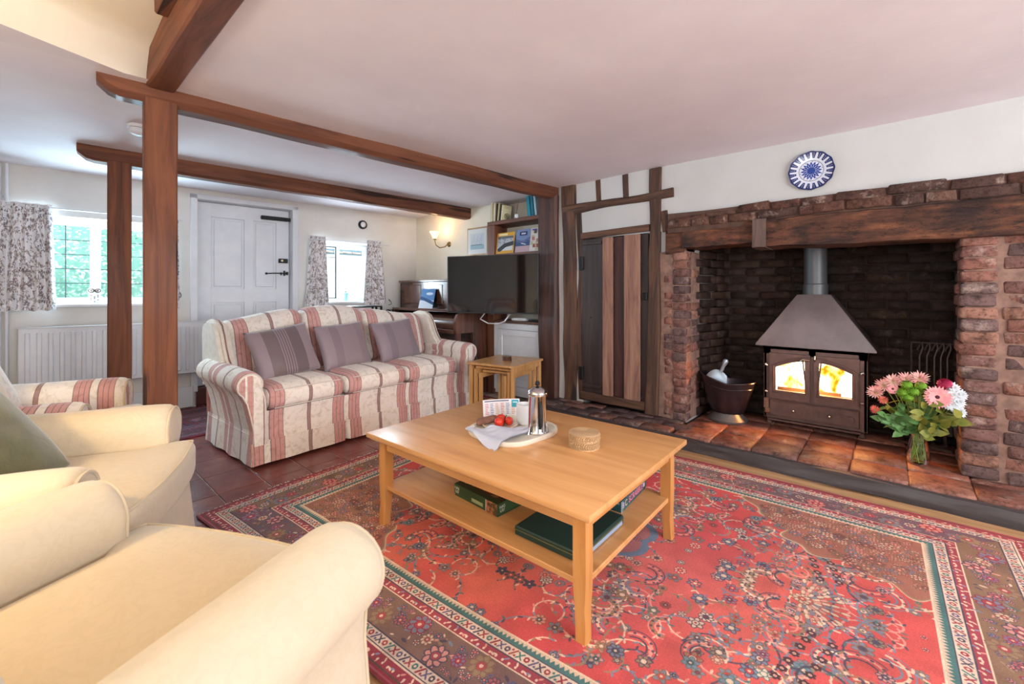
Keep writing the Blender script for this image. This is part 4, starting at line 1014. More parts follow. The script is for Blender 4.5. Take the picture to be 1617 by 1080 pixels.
# sofa ---------------------------------------------------------------
so = thing('sofa', 'three-seat cream, pink and mauve striped wing-back sofa with rolled arms and skirt', 'sofa', (.941, 2.936, 0), rad(3.1))
SL, SD = 1.86, .80
# the profile is given outward from the sofa end: o=0 at the end of the base
sprof = [(-.07, .14), (-.068, .30), (-.060, .42)]+arc(.033, .521, .079, 205, -55, 16)+[(.050, .40), (.030, .31), (.012, .22), (.004, .14)]
for sg in (-1, 1):
    P = (lambda o, t, z: Vector((-o, t, z))) if sg < 0 else (lambda o, t, z: Vector((SL+o, t, z)))
    arm_parts(so, sprof, .68, P, m_stry, m_strp, m_pipew, .0, -.03)
B().box(.06, SL-.06, .05, SD-.02, .06, .33, .01).obj('base', m_strx, so)
q = B(); q.grid(lambda u, v_: Vector((.055+(SL-.11)*u, -.004+.012*math.sin(v_*3.1)+.004*noise.noise(Vector((u*20, v_*3, 0))), .14+.20*v_)), 60, 6); q.obj('front_border', m_strx, so, 180)
def skirtf(u, v_):
    x = -.026+(SL+.052)*u; pl_ = sum(max(0, 1-abs(x-c)/.020)*1.5 for c in (.61, 1.16)); pl_ += .0
    return Vector((x, -.016-.012*(1-v_)+.030*pl_*(1-v_*.75)+.004*math.sin(x*23)*(1-v_), .022+.135*v_))
q = B(); q.grid(skirtf, 160, 5); q.tube([(x/40*SL, -.018, .157) for x in range(41)], .004, 6); q.obj('skirt', m_strx, so, 60)
for sg, X0 in ((-1, -.004), (1, SL+.004)):
    q = B(); q.grid(lambda u, v_: Vector((X0+sg*(.008+.016*(1-v_)+.006*math.sin(u*19)*(1-v_)*min(1, u*6)), -.028+.81*u, .022+.20*v_)), 50, 5); q.tube([(X0+sg*.008, -.02+.80*k/20, .20) for k in range(21)], .004, 6)
    q.obj('side_skirt', m_stry, so, 60)
q = B()
for x in (.08, SL-.08):
    for y in (.06, SD-.08): q.lathe([(.022, 0), (.026, .06)], 10, c=(x, y, 0))
q.obj('feet', m_black, so)
edges = (.062, .608, 1.158, SL-.150+.03)
for k in range(3):
    a, c = edges[k], edges[k+1]
    q = B(); q.soft(((a+c)/2, .285, .405), (c-a-.004, .60, .155), .062, (0, .014, .018), 9); q.obj('seat_cushion', m_strx, so, 180)
    q = B()
    for z in (.348, .462): q.tube([(a+.05+(c-a-.1)*j/10, -.022+.012*abs(z-.405)/.06, z) for j in range(11)], .003, 5)
    q.obj('piping', m_pipew, so)
def htop(x, k):
    return (.875+.075*sstep(-.0, .56, x), .93+.040*math.sin(math.pi*max(0, min(1, (x-.56)/.62)))**.8, .935-.06*sstep(1.16, 1.70, x))[k]
bedges = (.03, .600, 1.150, 1.80)
for k in range(3):
    a, c = bedges[k], bedges[k+1]
    def fn(co, p, a=a, c=c, k=k):
        x = (a+c)/2+co.x; t = (co.z+.24)/.48; z = .46+t*(htop(x, k)-.46); return Vector((co.x, co.y+.13*(z-.46)/.45, z-.70))
    q = B(); q.soft(((a+c)/2, .585, .70), (c-a-.004, .20, .48), .07, (0, .03, 0), 9, fn=fn); q.obj('back_cushion', m_strx, so, 180)
    q = B(); q.tube([Vector((a+.03+(c-a-.06)*j/14, .56+.13*(htop(a+(c-a)*j/14, k)-.46)/.45, htop(a+.03+(c-a-.06)*j/14, k)-.016)) for j in range(15)], .004, 6); q.obj('piping', m_pipew, so)
q = B(); q.grid(lambda u, v_: Vector((-.01+(SL+.02)*u, .80+.03*math.sin(v_*3.14)-.0, .05+v_*(.80+.06*math.sin(u*math.pi)))), 30, 10); q.box(.0, SL, .70, .80, .05, .84, .03); q.obj('back_frame', m_strx, so, 180)
wp = [(.80, .40), (.82, .80), (.78, .872), (.70, .892), (.60, .885), (.535, .85), (.49, .78), (.455, .70), (.41, .63), (.36, .585), (.34, .54), (.42, .46)]
for sg, x0 in ((-1, -.045), (1, SL-.04)):
    q = B(); q.poly(wp, .085, None, .022); m_ = Matrix(((0, 0, 1, x0), (1, 0, 0, 0), (0, 1, 0, 0), (0, 0, 0, 1)))
    q.xf(m_); q.obj('wing', m_offwhite, so, 60)
    q = B(); xo = x0+(.0 if sg < 0 else .085); q.tube([(x0+.042, p[0]-.006, p[1]+.002) for p in wp[3:11]], .005, 6); q.obj('wing_trim', cloth('mauve_stripe', (150, 116, 112), (134, 104, 102)), so)

def pillow(name, label, loc, rot, w, h, t, mat, group=None, parent=None, seed=0):
    q = B()
    def f(sg):
        def g(u, v_):
            a, c = 2*u-1, 2*v_-1
            th = t*(max(0, 1-a*a)*max(0, 1-c*c))**.42
            x = w/2*a*(1-.07*(1-abs(c))**1.0*abs(a)**3*0-.05*(1-c*c)); z = h/2*c*(1-.05*(1-a*a))
            n = noise.noise(Vector((a*2+seed, c*2, sg)))*.006
            return Vector((x, sg*(th+n*(1-a*a)*(1-c*c)), z))
        return g
    q.grid(f(1), 22, 22); q.grid(f(-1), 22, 22); bmesh.ops.remove_doubles(q.b, verts=q.b.verts[:], dist=.0004)
    o = q.obj(name, mat, None, 180); o.location = loc; o.rotation_euler = rot
    return tag(o, label, 'cushion', group)
def mauve(name, cols, stops):
    m, nt, b = nodes_of(name); b.inputs['Roughness'].default_value = .5; b.inputs['Sheen Weight'].default_value = .4
    tc = nt.nodes.new('ShaderNodeTexCoord'); sp = nt.nodes.new('ShaderNodeSeparateXYZ'); nt.links.new(tc.outputs['Object'], sp.inputs[0])
    mr = nt.nodes.new('ShaderNodeMapRange'); mr.inputs['From Min'].default_value = -.22; mr.inputs['From Max'].default_value = .22; nt.links.new(sp.outputs[0], mr.inputs[0])
    nt.links.new(ramp(nt, mr.outputs[0], list(zip(stops, cols)), True), b.inputs['Base Color'])
    bump(nt, b, nz(nt, tc.outputs['Object'], 14, 3), .3, .01); return m
g1, g2, g3 = (142, 126, 134), (104, 90, 96), (124, 108, 116)
st_ = [0, .20, .38]+[.40+.02*k for k in range(10)]+[.62, .78]
m_pa = mauve('striped_mauve_satin', [g1, (112, 96, 98), g2]+[(g1, g2)[k % 2] for k in range(10)]+[g2, g1], st_)
m_pb = mauve('plain_mauve_satin', [g1, (128, 113, 122), g1, (134, 118, 126)], [0, .25, .40, .75])
def on_sofa(x, y, z): return Matrix.Translation((.941, 2.936, 0)) @ Matrix.Rotation(rad(3.1), 4, 'Z') @ Vector((x, y, z))
pillow('throw_cushion', 'mauve satin cushion with dark central stripes, left end of the sofa', on_sofa(.325, .34, .655), (rad(-24), rad(-7), rad(7)), .45, .38, .062, m_pa, 'mauve cushions on the sofa', seed=1)
pillow('throw_cushion', 'plain mauve satin cushion in the middle of the striped sofa', on_sofa(.800, .36, .655), (rad(-22), rad(-4), rad(4)), .42, .37, .060, m_pb, 'mauve cushions on the sofa', seed=5)
pillow('throw_cushion', 'plain mauve satin cushion at the right end of the sofa, nearest the piano', on_sofa(1.320, .37, .655), (rad(-22), rad(-5), rad(3)), .43, .37, .060, m_pb, 'mauve cushions on the sofa', seed=9)

# armchairs ------------------------------------------------------------
def armchair(label, M0, yaw, half=.355, mats=None, depth=.70, bshift=0, group=None):
    mt, mseat, mpan, mpip = mats
    t = thing('armchair', label, 'armchair', (M0[0], M0[1], 0), rad(yaw), group)
    dy = half-.355
    pr = [(.255, .12), (.262, .33), (.268, .46)]+arc(.358, .526, .093, 190, -48, 18)+[(.406, .435), (.402, .37), (.412, .26), (.424, .14), (.436, .03), (.30, .03)]
    for sg in (1, -1):
        P = lambda o, a, z, sg=sg: Vector((-a, sg*(o+dy), z))
        arm_parts(t, pr, depth-.12, P, mt, mpan, mpip, -.02, .0)
    def fn(co, p):
        x = co.x-.20; k = .262+dy+.075*sstep(-.05, .015, x); return Vector((co.x+(.030*(1-p.y**2) if p.x > 0 else 0)*abs(p.x), co.y*k/.26, co.z))
    q = B(); q.soft((-.20, 0, .405), (.60, .52, .135), .035, (0, 0, .022), 13, fn=fn); q.obj('seat_cushion', mseat, t, 180)
    q = B(); xs = lambda y: .094+.030*(1-(y/(half-.02))**2)
    q.tube([(.0, -(half-.018), .462)]+[(xs(y)-.004, y, .464) for y in [(-1+2*k/16)*(half-.035) for k in range(17)]]+[(.0, half-.018, .462)], .0045, 6); q.obj('piping', mpip, t)
    q = B(); q.grid(lambda u, v_: Vector((.085+.020*(1-(2*u-1)**2)+.012*(1-v_)+.004*math.sin(u*17)*(1-v_)-.02*v_, (half-.0+.02*(1-v_))*(2*u-1), .03+.325*v_)), 30, 8)
    q.box(-depth+.1, .07, -half+.06, half-.06, .08, .34); q.obj('base', mt, t, 60)
    q = B(); q.soft((-depth+.06, 0, .50), (.15, 2*half-.06, .92), .07, (.0, 0, .03), 7); q.obj('back_frame', mt, t, 180)
    def fb_(co, p): return Vector((co.x-.42*co.z, co.y, co.z))
    q = B(); q.soft((-.50-bshift, 0, .70), (.17, .50+2*dy, .50), .06, (.045, 0, .0), 8, fn=fb_); q.obj('back_cushion', mseat, t, 180)
    q = B()
    for x in (.02, -depth+.1):
        for y in (-half+.06, half-.06): q.lathe([(0, 0), (.02, 0), (.024, .05)], 10, c=(x, y, 0))
    q.obj('feet', m_black, t)
    return t
CM = (m_cream, m_cream, m_cream, m_piping)
armchair('cream loose-covered armchair nearest the viewer, empty', (.272, 1.160), 25.5, mats=CM, bshift=.055, group='cream armchairs')
armchair('cream loose-covered armchair behind the nearest one, with the olive cushion', (.246, 1.935), -25.6, mats=CM, group='cream armchairs')
armchair('cream, pink and brown striped armchair at the far left', (.262, 2.872), -20, half=.305, mats=(m_strc, m_strc, m_strcp, m_piping), depth=.66)
m2 = Matrix.Translation((.246, 1.935, 0)) @ Matrix.Rotation(rad(-25.6), 4, 'Z')
pc = pillow('throw_cushion', 'dark olive green velvet cushion on the further cream armchair', m2 @ Vector((-.315, -.095, .640)), (0, 0, 0), .42, .40, .06, m_green)
pc.rotation_euler = (m2 @ Matrix.Rotation(rad(90), 4, 'Z') @ Matrix.Rotation(rad(-35), 4, 'X')).to_euler()

# ================================================================== COFFEE TABLE
TZ = .435
ct = thing('coffee_table', 'low honey-oak coffee table with a lower shelf on the red rug', 'table', (1.08, .655, .012), rad(1.6))
tw, tl = .85, 1.17; tz = TZ-.012
q = B().box(0, tw, 0, tl, tz-.022, tz, .004, 2); q.box(.012, tw-.012, .012, tl-.012, tz-.032, tz-.021, .004); q.obj('tabletop', m_oak, ct, 30)
lg = .045
for (x, y, sx_, sy_) in ((.045, .04, -1, -1), (tw-.045-lg, .04, 1, -1), (.045, tl-.04-lg, -1, 1), (tw-.045-lg, tl-.04-lg, 1, 1)):
    q = B(); rings = []
    for k in range(9):
        t = k/8; z = (tz-.03)*(1-t); w = lg*(1-.16*sstep(.45, .9, t)); fl = .005*sstep(.7, 1, t)
        cx_, cy_ = x+lg/2+sx_*fl, y+lg/2+sy_*fl
        rings.append([q.b.verts.new((cx_+a*w/2, cy_+c*w/2, z)) for a, c in ((-1, -1), (1, -1), (1, 1), (-1, 1))])
    for a, c in zip(rings, rings[1:]):
        for k in range(4): q.b.faces.new((a[k], a[(k+1) % 4], c[(k+1) % 4], c[k]))
    q.b.faces.new(rings[0]); q.b.faces.new(rings[-1]); bmesh.ops.bevel(q.b, geom=[e for e in q.b.edges if abs(e.verts[0].co.z-e.verts[1].co.z) > .01], offset=.003, segments=1, affect='EDGES'); q.obj('leg', m_oakz, ct, 30)
for (a, c, e, g, mt) in ((.055, .073, .08, tl-.08, m_oak), (tw-.073, tw-.055, .08, tl-.08, m_oak), (.085, tw-.085, .048, .066, m_oakx), (.085, tw-.085, tl-.066, tl-.048, m_oakx)):
    B().box(a, c, e, g, tz-.082, tz-.031, .002).obj('apron', mt, ct)
SZ = .195
q = B().box(.055, tw-.055, .05, tl-.05, SZ-.032, SZ-.012, .003); q.obj('shelf', m_oak, ct)
mt_ = Matrix.Translation((1.08, .655, 0)) @ Matrix.Rotation(rad(1.6), 4, 'Z')

# tray and what stands on it
def rrect(hx, hy, r, n=8):
    p = []
    for cx_, cy_, a in ((hx-r, hy-r, 0), (-hx+r, hy-r, 90), (-hx+r, -hy+r, 180), (hx-r, -hy+r, 270)):
        for k in range(n+1): t = rad(a+90*k/n); p.append((cx_+r*math.cos(t), cy_+r*math.sin(t)))
    return p
tr = thing('serving_tray', 'round-cornered pale wooden serving tray on the coffee table', 'tray', (1.50, 1.318, TZ), rad(-6))
m_tray = M('pale_tray', (232, 224, 210), (218, 208, 192), .4, scale=6, coat=.1)
q = B(); o1 = rrect(.182, .170, .12); o2 = rrect(.187, .175, .125); o3 = rrect(.175, .163, .113); N = len(o1)
R1 = [[q.b.verts.new((x, y, z)) for x, y in o] for o, z in ((o1, .0), (o2, .006), (o2, .022), (o3, .022), (o3, .009))]
for a, c in zip(R1, R1[1:]):
    for k in range(N): q.b.faces.new((a[k], a[(k+1) % N], c[(k+1) % N], c[k]))
q.b.faces.new(R1[0]); q.b.faces.new(R1[-1]); q.obj('tray_body', m_tray, tr, 40)
m_steel = M('polished_steel', (205, 205, 208), (190, 190, 194), .12, 1)
fpz = TZ+.010
cp = thing('french_press', 'polished steel cafetiere with black knob and handle on the tray', 'coffee press', (1.548, 1.213, fpz), rad(-130))
B().lathe([(0, 0), (.044, 0), (.045, .004), (.041, .010), (.0405, .165), (.043, .168), (.043, .172)], 32).obj('body', m_steel, cp, 40)
B().lathe([(.0445, .170), (.046, .176), (.044, .186), (.034, .198), (.018, .206), (.008, .209), (0, .21)], 32).obj('lid', m_steel, cp, 50)
B().lathe([(.004, .206), (.004, .212), (.010, .216), (.012, .224), (.008, .232), (0, .234)], 16).obj('knob', m_black, cp)
q = B(); q.tube([(.042, 0, .15), (.062, 0, .15), (.070, 0, .135), (.070, 0, .05), (.060, 0, .035), (.042, 0, .035)], [.005, .006, .008, .008, .006, .005], 10); q.obj('handle', m_black, cp)
q = B()
for k in range(3):
    t = rad(60+120*k); q.tube([(.040*math.cos(t), .040*math.sin(t), .05), (.047*math.cos(t), .047*math.sin(t), .02), (.052*math.cos(t), .052*math.sin(t), .0)], [.004, .004, .007], 8)
q.obj('feet', m_steel, cp)
m_china = M('white_china', (238, 238, 240), (230, 230, 234), .15, coat=.5)
mg = thing('mug', 'plain white mug behind the steel cafetiere', 'mug', (1.615, 1.345, fpz), rad(40))
B().lathe([(0, 0), (.034, 0), (.038, .005), (.040, .095), (.037, .095), (.035, .008), (0, .008)], 28).obj('body', m_china, mg, 40)
B().tube([(.038, 0, .078), (.062, 0, .078), (.068, 0, .05), (.060, 0, .024), (.037, 0, .022)], .005, 8).obj('handle', m_china, mg)
pb = thing('serving_plate', 'shallow pale plate on the tray under the strawberries', 'plate', (1.50, 1.40, fpz))
B().lathe([(0, .002), (.055, .002), (.085, .012), (.087, .014), (.083, .016), (.055, .007), (0, .006)], 36).obj('dish', M('glass_plate', (214, 196, 170), (206, 186, 160), .2), pb, 40)
def berry(x, y, s, rz, label):
    t = thing('strawberry', label, 'strawberry', (x, y, fpz+.006), rad(rz), 'strawberries on the tray')
    m_ = Matrix.Translation((0, 0, .019*s)) @ Matrix.Rotation(rad(75), 4, 'Y')
    q = B(); q.lathe([(0, .026*s), (.008*s, .022*s), (.015*s, .010*s), (.019*s, -.004*s), (.016*s, -.014*s), (.006*s, -.018*s), (0, -.018*s)], 16, m=m_); q.obj('fruit', m_berry, t, 180)
    q = B()
    for k in range(6):
        a = k*rad(60); q.bar(m_ @ Vector((0, 0, -.018*s)), m_ @ Vector((.018*s*math.cos(a), .018*s*math.sin(a), -.022*s)), .007*s, .0015)
    q.obj('leaves', m_leafd, t, 0)
m_berry = M('strawberry_red', (200, 40, 28), (222, 66, 40), .25, scale=60, bmp=.4, bscale=260)
m_leafd = M('leaf_green', (58, 88, 40), (84, 112, 54), .5, scale=20)
berry(1.475, 1.385, 1.25, 200, 'front strawberry on the plate, pointing left'); berry(1.520, 1.415, 1.2, 160, 'strawberry behind the front one on the plate'); berry(1.525, 1.365, 1.1, 230, 'strawberry nearest the cafetiere, with green leaves towards it')
q = B(); q.soft((0, 0, 0), (.10, .045, .022), .01, (0, 0, .004), 4); pa = q.obj('cake_slice', M('brown_cake', (146, 98, 78), (112, 72, 60), .7, scale=30, bmp=.4), None, 60, (1.455, 1.445, fpz+.030), 0)
pa.rotation_euler = (rad(8), rad(-14), rad(-50)); tag(pa, 'pink-brown slice of cake left of the strawberries', 'cake')
m_linen = M('grey_linen', (206, 208, 220), (194, 197, 212), .9, scale=14, bmp=.5, bscale=220)
def napk(u, v_):
    # a folded square, one corner hanging over the near rim of the tray
    a = Vector((1.325, 1.455, 0)); b_ = Vector((1.555, 1.225, 0)); c_ = Vector((1.262, 1.215, 0)); d_ = Vector((1.46, 1.36, 0))
    p = a.lerp(c_, v_).lerp(d_.lerp(b_, v_), u); lx = p.x-1.50; ly = p.y-1.318
    out = max(abs(lx)/.187, abs(ly)/.175)
    z = TZ+.030+.007*math.sin(u*10+v_*4)*(1-.5*v_)-.027*sstep(.98, 1.2, out)
    return Vector((p.x, p.y, z+.004*noise.noise(Vector((u*5, v_*5, 0)))))
q = B(); q.grid(napk, 24, 24); q.grid(lambda u, v_: napk(u, v_)-Vector((0, 0, .0035)), 24, 24); o = q.obj('napkin', m_linen, None, 60); tag(o, 'pale grey cloth napkin draped over the near rim of the tray', 'napkin')
def leaflet_img():
    cv = Cv(.21, .10, 1500, (222, 220, 224)); rg = random.Random(2)
    for k in range(6):
        x = .012+.03*k
        for j in range(7): cv.rect(x, x+.022*rg.uniform(.6, 1), .02+j*.009, .024+j*.009, ((206, 120, 116), (120, 130, 170), (208, 150, 110))[k % 3])
    cv.rect(.165, .205, .055, .095, (40, 150, 170)); cv.rect(.172, .198, .08, .084, (230, 240, 240)); cv.rect(.01, .15, .088, .094, (90, 90, 110)); return cv.a
m_leaflet = image_mat('leaflet_print', leaflet_img(), .5)
q = B(); q.grid(lambda u, v_: Vector((.19*u-.095, .012*math.sin(u*3.1)+.035*v_, .085*v_)), 10, 4); q.grid(lambda u, v_: Vector((.19*u-.095, .012*math.sin(u*3.1)+.035*v_+.0015, .085*v_)), 10, 4)
o = q.obj('leaflet', m_leaflet, None, 180, (1.60, 1.478, TZ+.012), rad(-38)); tag(o, 'printed white leaflet with a teal corner, propped at the back of the tray', 'leaflet')
# rattan box
def wicker(name):
    m, nt, b = nodes_of(name); tc = nt.nodes.new('ShaderNodeTexCoord'); w = nt.nodes.new('ShaderNodeTexWave'); w.wave_type = 'BANDS'; w.bands_direction = 'DIAGONAL'
    w.inputs['Scale'].default_value = 160; w.inputs['Distortion'].default_value = .6; nt.links.new(tc.outputs['Object'], w.inputs[0])
    nt.links.new(ramp(nt, w.outputs['Fac'], [(.1, (188, 138, 92)), (.5, (236, 190, 140)), (1, (246, 212, 166))]), b.inputs['Base Color']); bump(nt, b, w.outputs['Fac'], .8, .004); b.inputs['Roughness'].default_value = .6; return m
m_wick = wicker('woven_rattan')
wb = thing('rattan_box', 'round lidded rattan box on the right of the coffee table', 'box', (1.560, .972, TZ))
def coil(r, z0, z1, n, name, top=None):
    q = B()
    for k in range(n):
        z = z0+(z1-z0)*(k+.5)/n; h = (z1-z0)/n/2
        for j in range(40):   # slanted weave strands round each coil
            a = 2*math.pi*j/40; a2 = a+.16*(1 if k % 2 else -1); q.tube([(r*math.cos(a), r*math.sin(a), z-h), ((r+.002)*math.cos((a+a2)/2), (r+.002)*math.sin((a+a2)/2), z), (r*math.cos(a2), r*math.sin(a2), z+h)], .0034, 5)
    q.lathe([(r-.001, z0), (r-.001, z1)], 40); q.tube([((r+.001)*math.cos(2*math.pi*j/40), (r+.001)*math.sin(2*math.pi*j/40), z1) for j in range(40)], .003, 6, closed=True)
    q.tube([((r+.001)*math.cos(2*math.pi*j/40), (r+.001)*math.sin(2*math.pi*j/40), z0+.002) for j in range(40)], .003, 6, closed=True)
    if top:
        for k in range(9): rr = r*(k+.5)/9; q.tube([(rr*math.cos(2*math.pi*j/40), rr*math.sin(2*math.pi*j/40), z1+.001) for j in range(40)], .0042, 5, closed=True)
    q.obj(name, m_wick, wb, 60)
coil(.060, 0, .032, 2, 'base'); coil(.062, .035, .058, 2, 'lid', True)

# boxes on the shelf
def text(body, parent, loc, rot, size, col, name='lettering', sx_=1):
    c = bpy.data.curves.new(name, 'FONT'); c.body = body; c.size = size; c.extrude = .0003; c.align_x = 'CENTER'; c.align_y = 'CENTER'
    m = bpy.data.materials.get('ink_%d_%d_%d' % col) or M('ink_%d_%d_%d' % col, col, col, .5); c.materials.append(m)
    tmp = bpy.data.objects.new(name, c); COL.objects.link(tmp); bpy.context.view_layer.update()
    me = bpy.data.meshes.new_from_object(tmp.evaluated_get(bpy.context.evaluated_depsgraph_get())); bpy.data.objects.remove(tmp)
    o = bpy.data.objects.new(name, me); COL.objects.link(o); o.parent = parent; o.location = loc; o.rotation_euler = rot; return o
def puzzle_lid():
    rg = random.Random(4); cv = Cv(.2, .28, 700, (72, 40, 34))
    for k in range(150):
        c = rg.choice(((96, 46, 40), (140, 104, 70), (58, 30, 30), (150, 120, 90), (44, 40, 30), (120, 60, 44))); cv.ell(rg.uniform(0, .2), rg.uniform(0, .28), rg.uniform(.006, .022), rg.uniform(.004, .012), rg.uniform(0, 3), c)
    cv.rect(0, .03, .0, .28, (36, 58, 38)); return cv.a
m_pgreen = M('printed_green_card', (46, 76, 46), (38, 66, 40), .4, scale=3); m_pdark = M('printed_dark_green_card', (22, 56, 52), (18, 48, 46), .4, scale=3)
def shelf_box(name, label, x, y, w, l, h, rz, mat, matlid):
    t = thing(name, label, 'box', (x, y, SZ), rad(rz)); B().box(.002, w-.002, .002, l-.002, 0, h-.004, .001).obj('tray', mat, t); B().box(0, w, 0, l, .010, h, .001).obj('lid', mat, t)
    if matlid: q = B(); q.grid(lambda u, v_: Vector((w*(.01+.98*u), l*(.01+.98*v_), h+.0006)), 1, 1); q.obj('lid_print', matlid, t, 0)
    return t
pzb = shelf_box('puzzle_box', 'green jigsaw puzzle box with a brown picture lid, left on the table shelf', 1.235, 1.165, .20, .275, .052, -3, m_pgreen, image_mat('puzzle_picture', puzzle_lid(), .3))
text('HAS', pzb, (-.0006, .255, .036), (rad(90), 0, rad(-90)), .017, (222, 222, 206)); text('US?', pzb, (-.0006, .255, .021), (rad(90), 0, rad(-90)), .017, (222, 222, 206))
text('HAS', pzb, (.025, -.0006, .036), (rad(90), 0, 0), .017, (206, 210, 200)); text('US?', pzb, (.025, -.0006, .021), (rad(90), 0, 0), .017, (206, 210, 200))
B().box(-.0008, .0, .088, .158, .012, .026).obj('caption_strip', M('caption', (150, 160, 120)), pzb); B().box(-.0012, 0, .004, .068, .002, .050).obj('picture_panel', M('puzzle_art', (206, 128, 92), (70, 60, 40), .4, scale=40, lo=.4, hi=.55), pzb); B().box(-.0014, 0, .068, .0705, .002, .050).obj('white_line', m_china, pzb)
gb = thing('board_game_box', 'large flat dark green box at the near end of the table shelf', 'box', (1.198, .765, SZ), rad(1.5))
B().box(0, .325, 0, .275, 0, .034, .004).obj('case', m_pdark, gb); B().box(-.001, .326, -.001, .276, .021, .0225).obj('gold_line', M('gold_line', (132, 120, 70)), gb); B().box(.3245, .3262, .012, .265, .003, .019).obj('pale_edge', M('page_edge', (176, 190, 210)), gb); B().box(.01, .31, -.0012, .0, .004, .018).obj('pale_edge', M('page_edge2', (150, 166, 190)), gb)
wg = shelf_box('word_game_box', 'teal word game box with pink lettering, far right on the table shelf', 1.587, .815, .285, .10, .047, 5, M('teal_card', (24, 92, 104), (18, 70, 84), .35), None)
text('SCRABBLE', wg, (.155, -.0008, .026), (rad(90), 0, 0), .036, (236, 130, 158)); text('C', wg, (.045, -.0008, .026), (rad(90), 0, 0), .034, (216, 200, 150)); text('B', wg, (.016, -.0008, .026), (rad(90), 0, 0), .034, (206, 176, 214))
text('Junior', wg, (-.0008, .02, .036), (rad(90), 0, rad(-90)), .010, (200, 214, 180)); B().box(.008, .0095, -.0009, 0, 0, .046).obj('white_line', m_china, wg); B().box(-.0009, 0, .0, .0016, 0, .046).obj('white_line', m_china, wg); B().box(.245, .262, -.0009, 0, .018, .034).obj('small_print', m_china, wg)

# ================================================================== NEST OF TABLES
nt_o = thing('nest_of_tables', 'nest of three light-oak side tables beside the corner post', 'table', (2.66, 2.335, 0), rad(10))
for k in range(3):
    ins = .042*k; h = .475-.036*k; w, l = .50, .455
    part = None
    q = B()
    q.box(-.012 if k == 0 else ins+.0, w+(.012 if k == 0 else -ins), -.012 if k == 0 else ins, l+.012 if k == 0 else l-ins, h-.020, h, .003); tbl = q.obj('tabletop', m_nest, nt_o)
    lw = .028
    for x in (.004+.014*k, w-lw-.004-.01*k):
        for y in (ins+.0, l-ins-lw): B().box(x, x+lw, y, y+lw, 0, h-.02, .002).obj('leg', m_nest, tbl)
    for y in (ins+.006, l-ins-lw+.006):
        B().box(.03, w-.03, y, y+.022, h-.065, h-.021, .002).obj('rail', m_nest, tbl); B().box(.03, w-.03, y, y+.022, .02, .05, .002).obj('foot_rail', m_nest, tbl)
    if k < 3: B().box(w-.03-.01*k, w-.012-.01*k, ins+.03, l-ins-.03, h-.06, h-.021, .002).obj('rail', m_nest, tbl)
cb_ = thing('coaster_stack', 'small dark round stack of wooden coasters on the oak side tables', 'coasters', (2.862, 2.585, .476))
for k in range(4): B().lathe([(0, 0), (.040, 0), (.042, .004), (.040, .009), (0, .009)], 22, c=(.001*(k % 2), .001*k, .0095*k)).obj('coaster', M('dark_coaster', (92, 56, 42), (72, 42, 34), .3, coat=.4), cb_)

# ================================================================== TELEVISION
Lp, Rp = Vector((2.837, 3.374, 0)), Vector((3.156, 2.462, 0)); dv = (Rp-Lp).normalized(); ang = math.atan2(dv.y, dv.x); cen = (Lp+Rp)/2
tv = thing('television', 'large black flat-screen television on a wall bracket over the white cupboard', 'television', (cen.x, cen.y, .877), ang)
q = B(); q.box(-.484, .484, .004, .030, 0, .566, .004); q.box(-.30, .30, .028, .058, .06, .38, .01); q.obj('case', M('tv_plastic', (26, 26, 28), (22, 22, 24), .35), tv)
B().box(-.476, .476, -.001, .006, .014, .559, .001).obj('screen', M('tv_screen', (9, 9, 12), (8, 8, 10), .05, spec=.9, coat=.6), tv)
q = B(); q.box(-.484, .484, -.004, .006, 0, .013, .002); q.box(-.484, .484, -.004, .006, .558, .566, .002); q.box(-.484, -.477, -.004, .006, 0, .566, .002); q.box(.477, .484, -.004, .006, 0, .566, .002); q.box(-.02, .02, -.002, .02, -.010, 0, .002); q.obj('bezel', M('tv_bezel', (60, 62, 66), (54, 56, 60), .3, .4), tv)
q = B(); q.bar((0, .055, .25), (.12, .22, .25), .04, .05); q.bar((.12, .22, .25), (.10, .42, .25), .04, .05); q.obj('wall_arm', m_black, tv)
q = B(); q.tube([(3.06, 3.05, .885), (3.10, 3.17, .81), (3.16, 3.12, .765), (3.20, 3.02, .762), (3.22, 2.94, .79), (3.2, 2.86, .86), (3.18, 2.8, .9)], .0055, 8); bpy.context.view_layer.update(); q.xf(tv.matrix_world.inverted()); q.obj('cable', m_china, tv, label='white cable hanging in a loop')

# ================================================================== ALCOVE BOOKCASE
m_shelf = wood('shelf_wood_y', (68, 38, 26), (104, 62, 44), (130, 82, 58), 'y', .5, .8, .3, .04); m_shelfz = wood('shelf_wood_z', (68, 38, 26), (104, 62, 44), (130, 82, 58), 'z', .5, .8, .3, .04)
bc = thing('alcove_bookcase', 'built-in alcove bookcase with brown shelves and a white cupboard below', 'bookcase', (3.33, 2.5, 0))
B().box(.0, .12, .695, .80, .0, 1.80, .004).obj('side_post', m_shelfz, bc); B().box(.12, .27, .75, .80, .0, 1.80, .002).obj('side_panel', m_shelfz, bc)
B().box(.0, .27, .0, .80, 1.802, 1.842, .003).obj('shelf', m_shelf, bc); B().box(.0, .27, .0, .695, 1.458, 1.490, .003).obj('shelf', m_shelf, bc); B().box(.0, .27, .0, .695, 1.12, 1.15, .003).obj('shelf', m_shelf, bc)
B().box(-.02, .27, .0, .695, .765, .790, .003).obj('cupboard_top', m_shelf, bc)
q = B(); q.box(.02, .27, .0, .695, .02, .765); q.obj('cupboard_body', m_white, bc)
q = B(); q.box(.0, .02, .0, .06, .06, .760, .002); q.box(.0, .02, .645, .695, .06, .760, .002); q.box(.0, .02, .06, .645, .70, .760, .002); q.box(.0, .02, .06, .645, .06, .12, .002); q.obj('face_frame', m_white, bc)
q = B(); q.box(.006, .022, .065, .64, .125, .695, .002); dr = q.obj('door', m_white, bc)
q = B(); 
